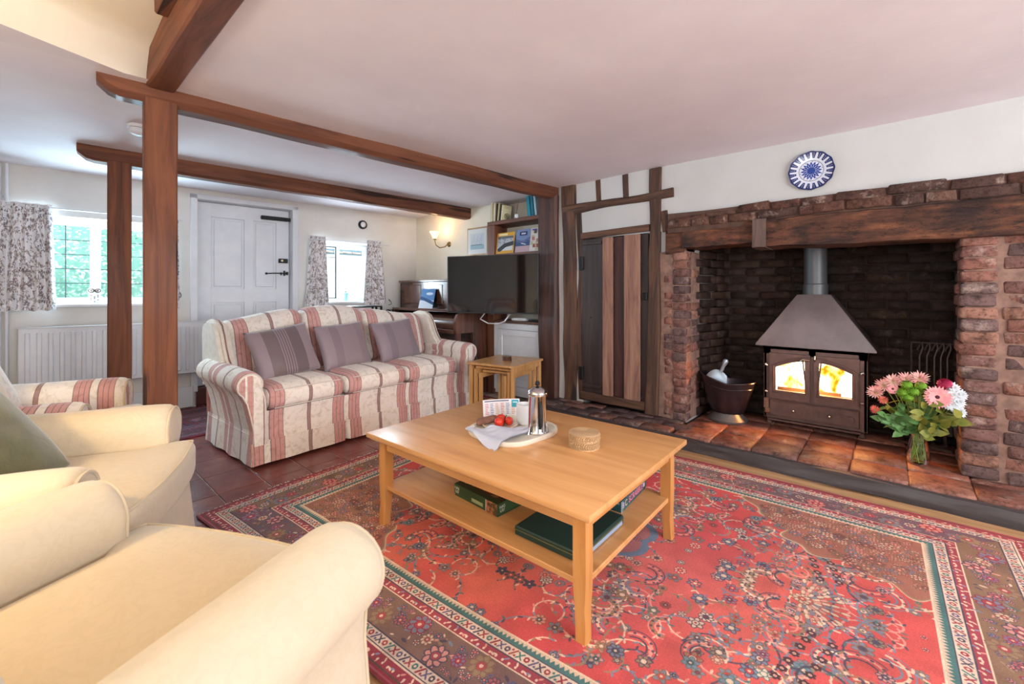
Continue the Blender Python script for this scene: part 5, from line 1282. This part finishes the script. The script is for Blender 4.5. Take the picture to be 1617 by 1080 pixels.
for bx in ((-.004, .010, .065, .125, .125, .695), (-.004, .010, .58, .64, .125, .695), (-.004, .010, .125, .58, .635, .695), (-.004, .010, .125, .58, .125, .185)): q.box(*bx, .002)
q.obj('door_frame', m_white, dr); B().lathe([(0, .02), (.010, .015), (.006, 0)], 12, c=(0, 0, 0), m=Matrix.Translation((-.004, .60, .60)) @ Matrix.Rotation(rad(-90), 4, 'Y')).obj('knob', m_white, dr)

def book(label, y, z, t, h, d, col, lean=0, yaw=0, group='books on the top shelf', x=3.36, pages=True, cat='book', img=None, name='book'):
    """upright book: spine faces the room (-x); y is its centre, t its thickness"""
    o = thing(name, label, cat, (x, y, z), 0, group); o.rotation_euler = (rad(lean), 0, rad(yaw))
    mc = M('cover_%s' % label[:24].replace(' ', '_'), col, tuple(int(c*.9) for c in col), .5, scale=10)
    q = B(); q.box(0, .003, -t/2, t/2, 0, h); q.box(0, d, -t/2, -t/2+.002, 0, h); q.box(0, d, t/2-.002, t/2, 0, h); q.obj('cover', mc, o, 0)
    B().box(.003, d-.003, -t/2+.002, t/2-.002, .003, h-.003).obj('pages', M('paper', (226, 216, 190), (216, 204, 176), .9) if 'paper' not in bpy.data.materials else bpy.data.materials['paper'], o, 0)
    return o
ZS = 1.843
book('pale cream upright book at the left end of the top shelf', 3.262, ZS, .030, .205, .15, (214, 196, 160), 1)
book('cream book second from the left on the top shelf', 3.225, ZS, .034, .200, .15, (222, 206, 172), 3)
book('thin dark-spined book between the cream books', 3.196, ZS, .010, .190, .14, (70, 56, 44), 5)
book('buff book leaning left of the picture-cover book', 3.170, ZS, .026, .192, .15, (196, 176, 134), 7)
book('slim dark green book beside the picture-cover book', 3.143, ZS, .012, .180, .14, (48, 56, 48), 8)
def cover_img(kind):
    rg = random.Random(kind*7+1); cv = Cv(.2, .26, 700, (226, 216, 176))
    if kind == 0:
        for r_, c in ((.058, (70, 64, 46)), (.050, (196, 184, 140))): cv.ell(.115, .085, r_*1.1, r_*.8, 0, c)
        for k in range(14): cv.ell(.115+rg.uniform(-.035, .035), .08+rg.uniform(-.02, .03), .010, .006, rg.random()*3, (64, 62, 46))
        for j in range(4): cv.rect(.04, .17, .21+j*.011, .214+j*.011, (170, 156, 116))
    if kind == 1:
        cv.a[:] = np.array((214, 160, 56))/255; cv.rect(.012, .188, .035, .215, (176, 180, 186)); cv.rect(.012, .188, .035, .085, (206, 206, 206)); cv.line([(.04, .05), (.1, .10), (.188, .12)], .05, (60, 62, 66)); cv.rect(.09, .094, .08, .2, (56, 56, 60)); cv.rect(.012, .188, .185, .213, (96, 100, 106))
        cv.rect(.02, .12, .225, .248, (240, 226, 180))
        for k in range(20): cv.ell(rg.uniform(.02, .18), rg.uniform(.13, .2), .010, .004, 0, (120, 126, 134))
    if kind == 2:
        cv.a[:] = np.array((120, 136, 176))/255; cv.rect(0, .2, 0, .07, (188, 160, 168)); cv.rect(0, .2, .07, .13, (62, 84, 124)); cv.line([(0, .14), (.1, .11), (.2, .16)], .03, (92, 100, 140)); cv.rect(.05, .15, .19, .235, (30, 38, 78)); cv.rect(.07, .13, .203, .222, (200, 206, 226)); cv.line([(.08, .10), (.14, .085)], .008, (230, 230, 236))
    if kind == 3:
        cv.a[:] = np.array((212, 206, 200))/255
        for k in range(18): cv.rect(*(lambda x, y: (x, x+.045, y, y+.04))(rg.uniform(0, .16), rg.uniform(0, .22)), rg.choice(((150, 80, 60), (120, 130, 150), (186, 180, 150), (90, 70, 60), (170, 176, 190), (180, 120, 110))))
        cv.rect(.02, .1, .235, .25, (70, 60, 140))
    return cv.a
pbk = thing('book', 'cream book with an oval picture on its visible side cover, top shelf', 'book', (3.350, 3.120, ZS), 0, 'books on the top shelf'); pbk.rotation_euler = (rad(9), 0, rad(-4))
B().box(0, .13, -.012, 0, 0, .165).obj('pages', bpy.data.materials['paper'], pbk, 0)
q = B(); q.grid(lambda u, v_: Vector((.13*u, -.0126, .165*v_)), 1, 1); q.obj('cover', image_mat('picture_cover', cover_img(0), .5), pbk, 0)
book('teal book left of the pair at the right end of the top shelf', 2.735, ZS, .040, .21, .15, (24, 140, 164), -7)
book('deep teal book beside the white and teal book', 2.690, ZS, .036, .21, .15, (16, 118, 146), -7)
book('white and teal patterned book at the right end of the top shelf', 2.650, ZS, .028, .20, .15, (178, 206, 214), -7)
df = thing('reed_diffuser', 'small white pot holding two thin sticks between the books', 'ornament', (3.385, 2.925, ZS))
B().lathe([(0, 0), (.020, 0), (.021, .004), (.021, .045), (.018, .048), (0, .048)], 20).obj('pot', m_china, df, 40)
q = B(); q.tube([(0, .004, .04), (.0, -.03, .19)], .0028, 6); q.obj('stick', m_shelfz, df); q = B(); q.tube([(0, -.002, .04), (.002, -.008, .17)], .002, 6); q.obj('stick', m_shelfz, df)
for k, (lab, y0, w, h) in enumerate((('magazine with a yellow border and harbour picture on the second shelf', 3.185, .245, .225), ('blue seaside magazine in the middle of the second shelf', 2.915, .195, .235), ('magazine with many small pictures at the right of the second shelf', 2.725, .165, .235))):
    t = thing('magazine', lab, 'magazine', (3.345, y0, 1.491), 0, 'magazines on the second shelf'); t.rotation_euler = (0, rad(8), rad(-4 if k == 2 else 0))
    B().box(0, .006, -w, 0, 0, h).obj('pages', bpy.data.materials['paper'], t, 0)
    q = B(); q.grid(lambda u, v_: Vector((-.001, -w*u, h*v_)), 1, 1); q.obj('cover', image_mat('magazine_cover_%d' % k, cover_img(k+1), .3), t, 0)
q = B(); q.soft((0, 0, .015), (.05, .19, .028), .012, (0, 0, .003), 4); o = q.obj('set_top_box', m_china, None, 60, (3.36, 2.86, .791), rad(8)); tag(o, 'white games remote lying on the cupboard top under the television', 'remote control')
q = B(); q.soft((0, 0, .01), (.045, .17, .02), .008, (0, 0, .002), 4); o = q.obj('remote_control', m_black, None, 60, (3.355, 2.64, .791), rad(-4)); tag(o, 'black television remote on the cupboard top', 'remote control')

# ================================================================== PIANO
pi_ = thing('upright_piano', 'dark polished walnut upright piano against the right wall behind the television', 'piano', (2.90, 3.32, 0))
m_wz = wood('piano_walnut_side', (46, 28, 24), (86, 52, 40), (120, 76, 56), 'z', .22, .35, .05, .05, .6); m_wy = wood('piano_walnut_long', (44, 28, 25), (78, 48, 40), (108, 70, 54), 'y', .2, .35, .05, .05, .6)
PL = 1.33
B().box(.24, .53, .015, PL-.015, .70, 1.205, .003).obj('upper_case', m_wy, pi_); B().box(.22, .54, -.005, PL+.005, 1.205, 1.228, .005).obj('lid', m_wy, pi_)
for y in (0, PL-.04): 
    B().box(.24, .54, y, y+.04, 0, 1.20, .004).obj('side', m_wz, pi_)
    pts = [(.02, .66), (0, .70), (0, .80), (.03, .855), (.10, .875), (.25, .90), (.25, .66)]
    q = B(); q.poly(pts, .04, None, .004); q.xf(Matrix(((1, 0, 0, 0), (0, 0, 1, y), (0, 1, 0, 0), (0, 0, 0, 1)))); q.obj('cheek', m_wz, pi_)
    q = B(); q.lathe([(.03, 0), (.034, .03), (.022, .07), (.028, .35), (.036, .52), (.03, .60), (.036, .66)], 16, c=(.05, y+.02, 0)); q.obj('leg', m_wz, pi_)
    B().box(.02, .26, y, y+.04, 0, .05, .005).obj('toe', m_wz, pi_)
B().box(.0, .26, .04, PL-.04, .655, .70, .006).obj('key_bed', m_wy, pi_)
B().box(.01, .045, .04, PL-.04, .70, .765, .010).obj('key_slip', m_wy, pi_); q = B(); q.grid(lambda u, v_: Vector((.03+.19*sstep(0, 1, v_), .04+(PL-.08)*u, .765+.095*math.sin(v_*math.pi/2))), 1, 10); q.obj('fallboard', m_wy, pi_, 180)
B().box(.10, .26, .04, PL-.04, .872, .90, .004).obj('music_ledge', m_wy, pi_)
B().box(.26, .30, .04, PL-.04, .05, .655, .004).obj('lower_panel', m_wy, pi_)
for y in (.10, .50, .90): B().box(.232, .242, y, y+.33, .95, 1.17, .004).obj('upper_panel', m_wz, pi_)
cal = thing('picture_calendar', 'ring-bound blue and white picture calendar standing on the piano', 'calendar', (3.02, 3.98, .902), rad(14))
cimg = Cv(.16, .2, 700, (96, 140, 190)); cimg.rect(0, .16, 0, .08, (206, 216, 226)); cimg.line([(0, .11), (.06, .09), (.16, .05)], .03, (60, 88, 130)); cimg.ell(.1, .15, .04, .014, 0, (206, 220, 236))
q = B(); q.grid(lambda u, v_: Vector((.07*v_, .10-.20*u, .22*v_)), 1, 1); q.obj('picture', image_mat('calendar_print', cimg.a, .2), cal, 0); B().box(0.0, .10, -.10, .10, 0, .004).obj('foot', m_china, cal)
q = B(); q.grid(lambda u, v_: Vector((.004+.07*v_, .10-.20*u, .22*v_)), 1, 1); q.grid(lambda u, v_: Vector((.10-.025*v_, .10-.20*u, .22*v_)), 1, 1)
for y in (-.06, -.02, .04, .07): q.tube([(.062, y, .215), (.066, y, .235), (.082, y, .225), (.076, y, .20)], .002, 5)
q.obj('back_and_rings', m_black, cal)

# picture frame, wall lamp
pf = thing('framed_picture', 'small framed harbour watercolour on the wall beside the bookcase', 'picture', (3.448, 3.56, 1.505))
B().box(-.018, 0, -.17, .165, 0, .318, .003).obj('frame', M('gilt_frame', (176, 148, 112), (150, 122, 90), .4, .3), pf)
pim = Cv(.30, .28, 600, (214, 216, 214)); pim.rect(.04, .26, .05, .23, (196, 204, 210)); pim.rect(.04, .26, .05, .10, (150, 176, 190))
for k in range(9): x = .06+.02*k; pim.line([(x, .10), (x+.004, .10+.05+.03*(k % 3))], .002, (80, 90, 104)); pim.ell(x, .10, .012, .006, 0, (110, 126, 140))
q = B(); q.grid(lambda u, v_: Vector((-.0195, .150-.305*u, .018+.282*v_)), 1, 1); q.obj('print', image_mat('watercolour', pim.a, .2), pf, 0)
wl = thing('wall_lamp', 'lit brass wall lamp with a frosted glass tulip shade', 'lamp', (3.45, 4.07, 1.67))
m_brass = M('old_brass', (150, 122, 70), (120, 96, 54), .3, .9)
q = B(); q.lathe([(0, -.022), (.022, -.018), (.03, -.006), (.034, 0)], 18, m=Matrix.Rotation(rad(90), 4, 'Y')); q.obj('backplate', m_brass, wl)
q = B(); q.tube([(-.02, 0, 0), (-.06, .01, -.035), (-.12, .03, -.05), (-.17, .045, -.02), (-.18, .05, .02), (-.18, .05, .05)], .006, 8); q.lathe([(0, .04), (.022, .045), (.024, .055), (.01, .058)], 16, c=(-.18, .05, 0)); q.obj('arm', m_brass, wl)
q = B(); q.grid(lambda u, v_: Vector((-.18+(.022+.040*v_**1.3)*(1+.10*math.cos(12*math.pi*u)*v_**2)*math.cos(2*math.pi*u), .05+(.022+.040*v_**1.3)*(1+.10*math.cos(12*math.pi*u)*v_**2)*math.sin(2*math.pi*u), .055+.085*v_)), 48, 8, cu=True)
q.obj('shade', emis('lit_glass_shade', (255, 214, 150), 2.2), wl, 180)
point('wall_lamp_light', (3.27, 4.12, 1.84), 2.0, (1, .74, .42), .03)

# ================================================================== BACK OF THE ROOM
ra = thing('radiator', 'white panel radiator under the left window', 'radiator', bw(-.51, YB-.03), TH)
rz0, rz1, rl = .34, .805, 1.26
q = B(); q.box(0, rl, -.085, -.03, rz0, rz1, .004); q.obj('panel', m_white, ra)
q = B()
for k in range(20): x = .035+.0615*k; q.box(x, x+.028, -.096, -.084, rz0+.03, rz1-.035, .005)
q.obj('flutes', m_white, ra, kind='stuff')
q = B(); q.box(-.004, rl+.004, -.088, -.006, rz1-.002, rz1+.006, .002); q.obj('top_grille', m_white, ra)
q = B(); q.tube([(.0, -.055, rz0+.03), (-.03, -.055, rz0+.03), (-.03, -.055, .0)], .009, 8); q.tube([(rl, -.055, rz0+.03), (rl+.03, -.055, rz0+.03), (rl+.03, -.055, .0)], .009, 8); q.obj('valve_pipes', m_white, ra)
q = B(); q.box(.2, .23, -.03, .03, rz0+.05, rz1-.05); q.box(rl-.23, rl-.2, -.03, .03, rz0+.05, rz1-.05); q.obj('bracket', m_white, ra)
for k, x in enumerate((-.612, -.575)):
    q = B(); q.tube([bw(x, YB-.025, 0), bw(x, YB-.025, CZ)], .0105, 10); q.tube([bw(x, YB-.025, 1.80), bw(x, YB-.025, 1.82)], .015, 8); o = q.obj('heating_pipe', m_white, None); tag(o, ('left of two white heating pipes in the corner by the curtain', 'right of two white heating pipes in the corner by the curtain')[k], 'pipe', 'heating pipes')
m_curt = image_mat('floral_curtain_cotton', floral_image(), .9)
def curtain(label, xt0, xt1, xb0, xb1, z0, z1, nf, ph, tilt=0):
    def f(u, v_):
        x = (xb0+(xb1-xb0)*u)*(1-v_)+(xt0+(xt1-xt0)*u)*v_
        return bw(x, YB-.055-.024*math.sin(u*nf*2*math.pi+ph)*(1.0-.35*v_)-.007*math.sin(u*nf*5+ph), z0+(z1-z0)*v_+.006*math.sin(u*nf*6.28)*(1-v_))
    q = B(); q.grid(f, 90, 14, ((xb1-xb0)*2.2/.6, (z1-z0)/.8)); bmesh.ops.recalc_face_normals(q.b, faces=q.b.faces[:])
    t = thing('curtain', label, 'curtain', (0, 0, 0), 0, 'floral curtains'); q.obj('drape', m_curt, t, 180)
    q = B(); hp = [f(u/40, 1.0)+Vector((0, 0, .006)) for u in range(41)]; q.tube(hp, .006, 6); q.obj('heading', m_curt, t)
curtain('floral curtain left of the owl window, beside the pipes', -.600, -.335, -.640, -.312, .940, 1.762, 4.5, .4)
curtain('floral curtain at the right of the owl window, behind the thick post', .375, .46, .335, .47, .940, 1.762, 2, 1)
curtain('narrow floral curtain at the left of the small window by the door', 1.612, 1.778, 1.560, 1.815, .925, 1.700, 3, .3)
curtain('narrow floral curtain at the right of the small window, near the piano', 2.262, 2.448, 2.212, 2.520, .935, 1.705, 3.2, 2.1)
for lab, a, c, z in (('thin white curtain pole over the left window', -.63, .50, 1.750), ('thin white curtain pole over the small window', 1.60, 2.56, 1.672)):
    q = B(); q.tube([bw(a, YB-.055, z), bw(c, YB-.055, z)], .006, 8); 
    for x in (a+.02, c-.02): q.tube([bw(x, YB-.055, z), bw(x, YB, z)], .004, 6)
    o = q.obj('curtain_rod', m_white, None); tag(o, lab, 'curtain rod')
def tieback(lab, x, z):
    q = B(); pts = [bw(x+.03*math.sin(t*1.1)-.02, YB-.012-.01*t, z-.02*t+.012*math.cos(t*1.7)) for t in [k*.5 for k in range(8)]]; q.tube([bw(x, YB, z-.02)]+pts, .0035, 6); o = q.obj('curtain_hook', m_black, None); tag(o, lab, 'curtain hook')
tieback('black scroll curtain hook beside the small window near the piano', 2.59, .985); tieback('black scroll curtain hook between the thick post and the door', .475, 1.09)
al = thing('wall_light', 'small round black bulkhead light high on the wall above the small window', 'light', bw(2.232, YB-.001, 1.898), TH)
q = B(); mx_ = Matrix.Rotation(rad(90), 4, 'X'); q.lathe([(.052, 0), (.052, .022), (.044, .032), (.036, .032)], 28, m=mx_); q.obj('housing', m_black, al, 40)
B().lathe([(0, .040), (.018, .038), (.034, .028), (.034, 0)], 24, m=mx_).obj('lens', m_china, al, 180)
sd = thing('smoke_detector', 'white round smoke detector on the ceiling behind the thick post', 'smoke detector', (.452, 3.35, CZ-.055))
B().lathe([(0, 0), (.026, .002), (.040, .012), (.044, .022), (.044, .034)], 32).obj('cover', m_white, sd, 50); B().lathe([(.040, .034), (.040, .038), (.050, .039), (.050, .058), (0, .058)], 32).obj('base', m_white, sd, 40)
ow = thing('owl_ornament', 'small white pottery owl with brown rings and spots on the left window sill', 'ornament', bw(-.095, YB+.085, .989), TH)
m_owl = M('owl_glaze', (226, 220, 214), (214, 206, 200), .3); m_ob = M('owl_brown', (84, 62, 56), (70, 50, 46), .4)
B().lathe([(0, 0), (.030, 0), (.040, .02), (.042, .05), (.036, .075), (.040, .095), (.044, .110), (.034, .128), (.014, .132), (0, .130)], 24, sy=.7).obj('body', m_owl, ow, 180)
q = B()
for sx_ in (-1, 1): q.tube([(sx_*.021+.018*math.cos(t), -.029-.002*abs(math.sin(t)), .108+.015*math.sin(t)) for t in [2*math.pi*k/16 for k in range(16)]], .0042, 6, closed=True); q.lathe([(0, .002), (.005, 0)], 8, m=mx_, c=(sx_*.021, -.032, .108))
for k in range(16):
    a = -1.1+2.2*((k*7) % 5)/4; z = .015+.013*(k//3); q.lathe([(0, .0045), (.0045, .002), (.005, 0)], 8, m=Matrix.Rotation(a, 4, 'Z') @ mx_, c=(.041*math.sin(a), -.7*.041*math.cos(a), z))
q.obj('painted_rings_and_spots', m_ob, ow)
vp = thing('small_pot', 'little pale teal tapered pot on the sill of the small window', 'pot', bw(2.063, YB+.085, .979), TH)
B().lathe([(0, 0), (.020, 0), (.034, .085), (.040, .088), (.041, .098), (.034, .098), (.030, .085), (0, .08)], 24).obj('pot_body', M('teal_glaze', (140, 186, 186), (126, 172, 172), .4), vp, 40); B().lathe([(0, .098), (.022, .105), (.014, .118), (0, .122)], 14).obj('plant', m_leafd, vp)
bs = thing('side_table', 'small dark slatted metal table behind the sofa under the small window', 'table', bw(1.80, 4.60), TH)
q = B(); q.box(0, .47, 0, .24, .917, .930, .003); q.obj('top', m_black, bs)
for x in (.0, .45):
    for y in (0, .22): B().box(x, x+.02, y, y+.02, 0, .917).obj('leg', m_black, bs)
B().box(.39, .41, 0, .02, .45, .917).obj('slat', m_black, bs); B().box(0, .47, .0, .02, .87, .885).obj('rail', m_black, bs)
lp = thing('wire_ornament', 'small dark wire ornament behind the sofa beside the piano', 'ornament', bw(2.40, 4.62), TH)
q = B(); q.tube([(0, 0, 0), (0, 0, .86)], .006, 6); q.lathe([(0, 0), (.09, 0), (.09, .01), (0, .012)], 20); q.obj('stand', m_black, lp); q = B(); q.tube([(-.07+.012*k, .012*math.sin(k*1.4), .872+.012*math.sin(k)) for k in range(13)], .006, 6); q.lathe([(0, .86), (.018, .87), (.010, .885), (0, .886)], 10); q.obj('wire', m_black, lp)

# ================================================================== FLOWERS
VX, VY = 3.395, -.107
vs_ = thing('glass_vase', 'clear glass vase of water on the right of the hearth', 'vase', (VX, VY, .101))
vpz = [(0, .003), (.046, .003), (.052, .012), (.052, .04), (.045, .11), (.036, .145), (.034, .165), (.040, .182)]
B().lathe(vpz, 28).obj('glass', glassy('vase_glass', (246, 250, 248), .35), vs_, 60)
B().lathe([(0, .006), (.044, .006), (.049, .014), (.049, .04), (.042, .11), (.037, .13), (0, .13)], 24).obj('water', glassy('vase_water', (240, 246, 232), .2, .03), vs_, 60)
m_stem = M('flower_stem', (150, 166, 84), (116, 140, 64), .5, scale=20); m_leaf = M('flower_leaf', (70, 112, 62), (104, 146, 78), .5, scale=16)
m_leafy = M('yellowed_leaf', (150, 144, 60), (110, 124, 52), .5, scale=16)
def leafblade(q, p, d, L, w, up=Vector((0, 0, 1))):
    d = Vector(d).normalized(); s = d.cross(up).normalized(); n = s.cross(d)
    c = []
    for t, k in ((0, .1), (.25, .8), (.5, 1), (.75, .65), (1, .02)):
        m_ = Vector(p)+d*L*t-n*.25*L*t*t; c.append((q.b.verts.new(m_-s*w*k/2+n*.003), q.b.verts.new(m_-n*.0), q.b.verts.new(m_+s*w*k/2+n*.003)))
    for a, b_ in zip(c, c[1:]):
        q.b.faces.new((a[0], a[1], b_[1], b_[0])); q.b.faces.new((a[1], a[2], b_[2], b_[1]))
def flower(lab, cat, pos, kind, r, cols, group, face=(-1, -.2, .45), leaves=2):
    x, y, z = pos[0]*.972, pos[1]*.972, 1.08+(pos[2]-1.08)*.972; r *= 1.12; t = thing('cut_flower', lab, cat, (VX, VY, .112), 0, group); P = Vector((x-VX, y-VY, z-.112)); a = R_.uniform(0, 6.28)
    base = Vector((.034*math.cos(a), .034*math.sin(a), .002)); neck = Vector((P.x*.13, P.y*.13, .15)); 
    pts = [base, base.lerp(neck, .5), neck, neck.lerp(P, .5)+Vector((0, 0, .015)), P]
    B().tube(pts, .0022, 6).obj('stem', m_stem, t)
    n = Vector(face).normalized()+Vector((0, P.y*1.2, 0)); n.normalize(); rm = n.to_track_quat('Z', 'Y').to_matrix().to_4x4(); T = Matrix.Translation(P) @ rm
    q = B()
    if kind in ('gerbera', 'daisy', 'spider'):
        layers = {'gerbera': ((26, 1, .12, .003), (20, .72, .3, .006)), 'daisy': ((16, 1, .1, .0), (14, .8, .5, .004), (10, .5, 1.0, .008)), 'spider': ((18, 1, .35, 0), (14, .85, .8, .003), (10, .6, 1.3, .006))}[kind]
        for (np_, k, el, z0) in layers:
            for j in range(np_):
                b_ = 2*math.pi*(j+R_.uniform(-.2, .2))/np_; w = r*k*{'gerbera': .24, 'daisy': .30, 'spider': .16}[kind]; d = Vector((math.cos(b_)*math.cos(el), math.sin(b_)*math.cos(el), math.sin(el))); s = Vector((-math.sin(b_), math.cos(b_), 0)); o_ = Vector((0, 0, z0))
                L = r*k*R_.uniform(.9, 1.05)
                v = [o_+d*L*.12-s*w*.25, o_+d*L*.12+s*w*.25, o_+d*L*.7+s*w*.5, o_+d*L, o_+d*L*.7-s*w*.5]; q.b.faces.new([q.b.verts.new(T @ p) for p in v])
        q.obj('petals', cols[0], t, 0)
        B().lathe([(0, .010), (r*.16, .009), (r*.22, .004), (r*.22, 0)], 14, m=T).obj('centre', cols[1], t, 60)
    else:
        pet = 30 if kind == 'carnation' else 26
        for j in range(pet*3):
            th = math.acos(1-1.3*(j+.5)/(pet*3)); ph_ = j*2.39996; d = Vector((math.sin(th)*math.cos(ph_), math.sin(th)*math.sin(ph_), math.cos(th))); s = d.orthogonal().normalized(); e = d.cross(s); w = r*.24; c_ = d*r*.62
            v = [c_-s*w, c_+e*w*.6+d*r*.3, c_+s*w, c_+d*r*.42-e*w*.4]; q.b.faces.new([q.b.verts.new(T @ p) for p in v])
        q.lathe([(0, r*.72), (r*.42, r*.60), (r*.66, r*.2), (r*.5, -r*.3), (0, -r*.45)], 12, m=T); q.obj('petals', cols[0], t, 30)
    if leaves:
        q = B()
        for j in range(leaves): k = R_.uniform(.35, .85); p = neck.lerp(P, k); leafblade(q, p, (R_.uniform(-1, .2), R_.uniform(-1, 1)+P.y*3, R_.uniform(-.2, .6)), R_.uniform(.05, .085), R_.uniform(.02, .034))
        q.obj('leaves', m_leafy if R_.random() < .3 else m_leaf, t, 60)
m_spd = M('peach_petal', (236, 200, 184), (222, 150, 150), .6, scale=30); m_coral = M('coral_petal', (224, 120, 96), (200, 96, 84), .6, scale=30); m_pinkp = M('pink_petal', (230, 140, 146), (236, 166, 164), .6, scale=30); m_wp = M('white_petal', (216, 220, 222), (200, 208, 212), .6); m_gp = M('green_petal', (136, 186, 50), (104, 156, 36), .6, scale=30); m_mp = M('magenta_petal', (206, 48, 96), (176, 34, 80), .6)
m_dc = M('dark_centre', (76, 20, 34), (52, 14, 26), .8); m_yc = M('green_centre', (170, 176, 90), (150, 150, 60), .8)
for lab, p in (('peach spidery chrysanthemum at the far left of the vase', (3.40, .078, .475)), ('peach spidery chrysanthemum, second from the left in the vase', (3.41, .040, .520)), ('peach spidery chrysanthemum at the top left of the bouquet', (3.40, .000, .552)), ('pale spidery chrysanthemum above the green blooms, left one', (3.41, -.058, .572)), ('pale spidery chrysanthemum above the green blooms, right one', (3.41, -.112, .582))):
    flower(lab, 'flower', p, 'spider', .046, (m_spd, m_yc), 'spidery chrysanthemums', (-.8, 0, .7))
flower('small pink daisy left of the green blooms', 'flower', (3.385, .003, .512), 'gerbera', .030, (m_pinkp, m_dc), 'pink daisies')
for lab, p in (('coral bloom lowest on the left of the bouquet', (3.38, .082, .378)), ('coral bloom among the yellow leaves at the left', (3.38, .045, .442))): flower(lab, 'flower', p, 'spider', .026, (m_coral, m_yc), 'coral blooms')
for lab, p in (('green button bloom, upper left of the green cluster', (3.38, -.058, .545)), ('green button bloom, upper right of the green cluster', (3.385, -.118, .545)), ('green button bloom at the centre of the green cluster', (3.37, -.085, .512)), ('green button bloom, lower left of the green cluster', (3.375, -.040, .500)), ('green button bloom lowest in the green cluster', (3.37, -.060, .478))): flower(lab, 'flower', p, 'button', .025, (m_gp, m_yc), 'green button blooms', (-.8, 0, .5))
flower('large pink gerbera with a dark centre', 'flower', (3.355, -.183, .500), 'gerbera', .056, (m_pinkp, m_dc), 'pink gerberas', (-1, .1, .25), 1)
flower('magenta carnation at the top right of the bouquet', 'flower', (3.40, -.215, .568), 'carnation', .030, (m_mp, m_dc), 'carnations')
for lab, p in (('white bloom highest at the right of the bouquet', (3.40, -.245, .552)), ('white bloom right of the gerbera', (3.385, -.240, .515)), ('white bloom at the far right edge of the bouquet', (3.40, -.274, .520)), ('white bloom below the gerbera at the right', (3.37, -.232, .462)), ('white bloom in the middle of the white cluster', (3.385, -.265, .480)), ('white bloom lowest at the right of the bouquet', (3.38, -.268, .430))): flower(lab, 'flower', p, 'daisy', .032, (m_wp, m_wp), 'white blooms', (-.9, -.1, .4))
fo = thing('foliage', 'green leafy stems filling the bouquet in the glass vase', 'foliage', (VX, VY, .25))
for k in range(22):
    a = R_.uniform(-1.25, 1.25); L = R_.uniform(.10, .27); d = Vector((R_.uniform(-.6, .05), math.sin(max(a, -.45))*.75, math.cos(a)*.9)).normalized()
    q = B(); q.tube([(0, 0, -.03), (0, 0, .01), d*L*.5+Vector((0, 0, .01)), d*L], .002, 5)
    for j in range(6): p = d*L*(.30+.14*j); leafblade(q, p, d*.5+Vector((R_.uniform(-1, .1), R_.uniform(-1, 1), R_.uniform(-.5, .8))), R_.uniform(.05, .085), R_.uniform(.034, .052), Vector((-1, 0, .5)))
    q.obj('leafy_stem', (m_leaf, m_leaf, m_leafy)[k % 3], fo, 60)

# ================================================================== OUTSIDE
gr = B().box(-3, 6, 5.7, 14, -.3, -.14, m=mB).obj('ground', M('outside_paving', (150, 148, 140), (120, 118, 110)), smooth=0, kind='structure')
q = B(); rr_ = random.Random(11)
for k in range(9000):
    x = rr_.uniform(-2.3, 1.1); z = rr_.uniform(.2, 2.6); y = 6.6+rr_.uniform(0, .35)+.15*math.sin(x*3+z*4); p = bw(x, y, z); d = Vector((rr_.uniform(-1, 1), rr_.uniform(-1, .4), rr_.uniform(-1, 1))).normalized(); s = d.orthogonal().normalized(); L = rr_.uniform(.03, .06)
    q.b.faces.new([q.b.verts.new(v) for v in (p, p+d*L*.5+s*L*.35, p+d*L, p+d*L*.5-s*L*.35)])
hg = q.obj('hedge', M('hedge_leaf', (138, 190, 160), (222, 236, 220), .5, scale=12), smooth=0, kind='stuff'); q = B(); q.box(-2.4, 1.2, 6.95, 7.2, -.14, 2.6, m=mB); q.obj('hedge_core', M('hedge_shade', (130, 172, 158), (160, 196, 182), .9), hg, 0, kind='stuff')
tag(hg, 'sunlit green hedge outside the left window', 'hedge')
ob = thing('outbuilding', 'white rendered outbuilding with a tiled roof seen through the small window', 'building', bw(1.6, 8.2, -.14), TH)
B().box(.2, 5.4, 0, .2, 0, 1.98).obj('wall', M('white_render', (240, 240, 238), (230, 230, 228), .9), ob, 0)
B().bar((.1, -.08, 1.98), (5.5, -.08, 1.98), .08, .09).obj('gutter', M('grey_gutter', (96, 112, 120), (84, 100, 108), .5), ob)
tmesh = [B().box(-.085, .085, -.20, .20, -.012, .012, .006).mesh('roof_tile', M('roof_tile_clay', (172, 150, 138), (140, 120, 110), .8, rnd=.2), 40)]
for i in range(30):
    for j in range(4): inst('roof_tile', tmesh[0], ob, (.1+.175*i, .02+.30*j, 2.04+.14*j+.006*(i % 2)), (rad(25), rad(3*(i % 2)), 0))

# standing lamp that lights the cream chairs (its shade is just outside the picture on the left)
slp = thing('standing_lamp', 'standing lamp with a pale drum shade behind the cream armchairs', 'lamp', (-.75, 1.62, 0))
B().lathe([(0, 0), (.14, 0), (.14, .015), (.03, .03), (.012, .05), (.012, 1.46), (0, 1.46)], 24).obj('pole', m_brass, slp, 40)
q = B(); q.lathe([(.20, 1.42), (.165, 1.62)], 32); q.lathe([(.197, 1.42), (.162, 1.62)], 32); q.obj('lamp_shade', M('linen_shade', (226, 208, 170), (216, 198, 158), .9), slp, 60)
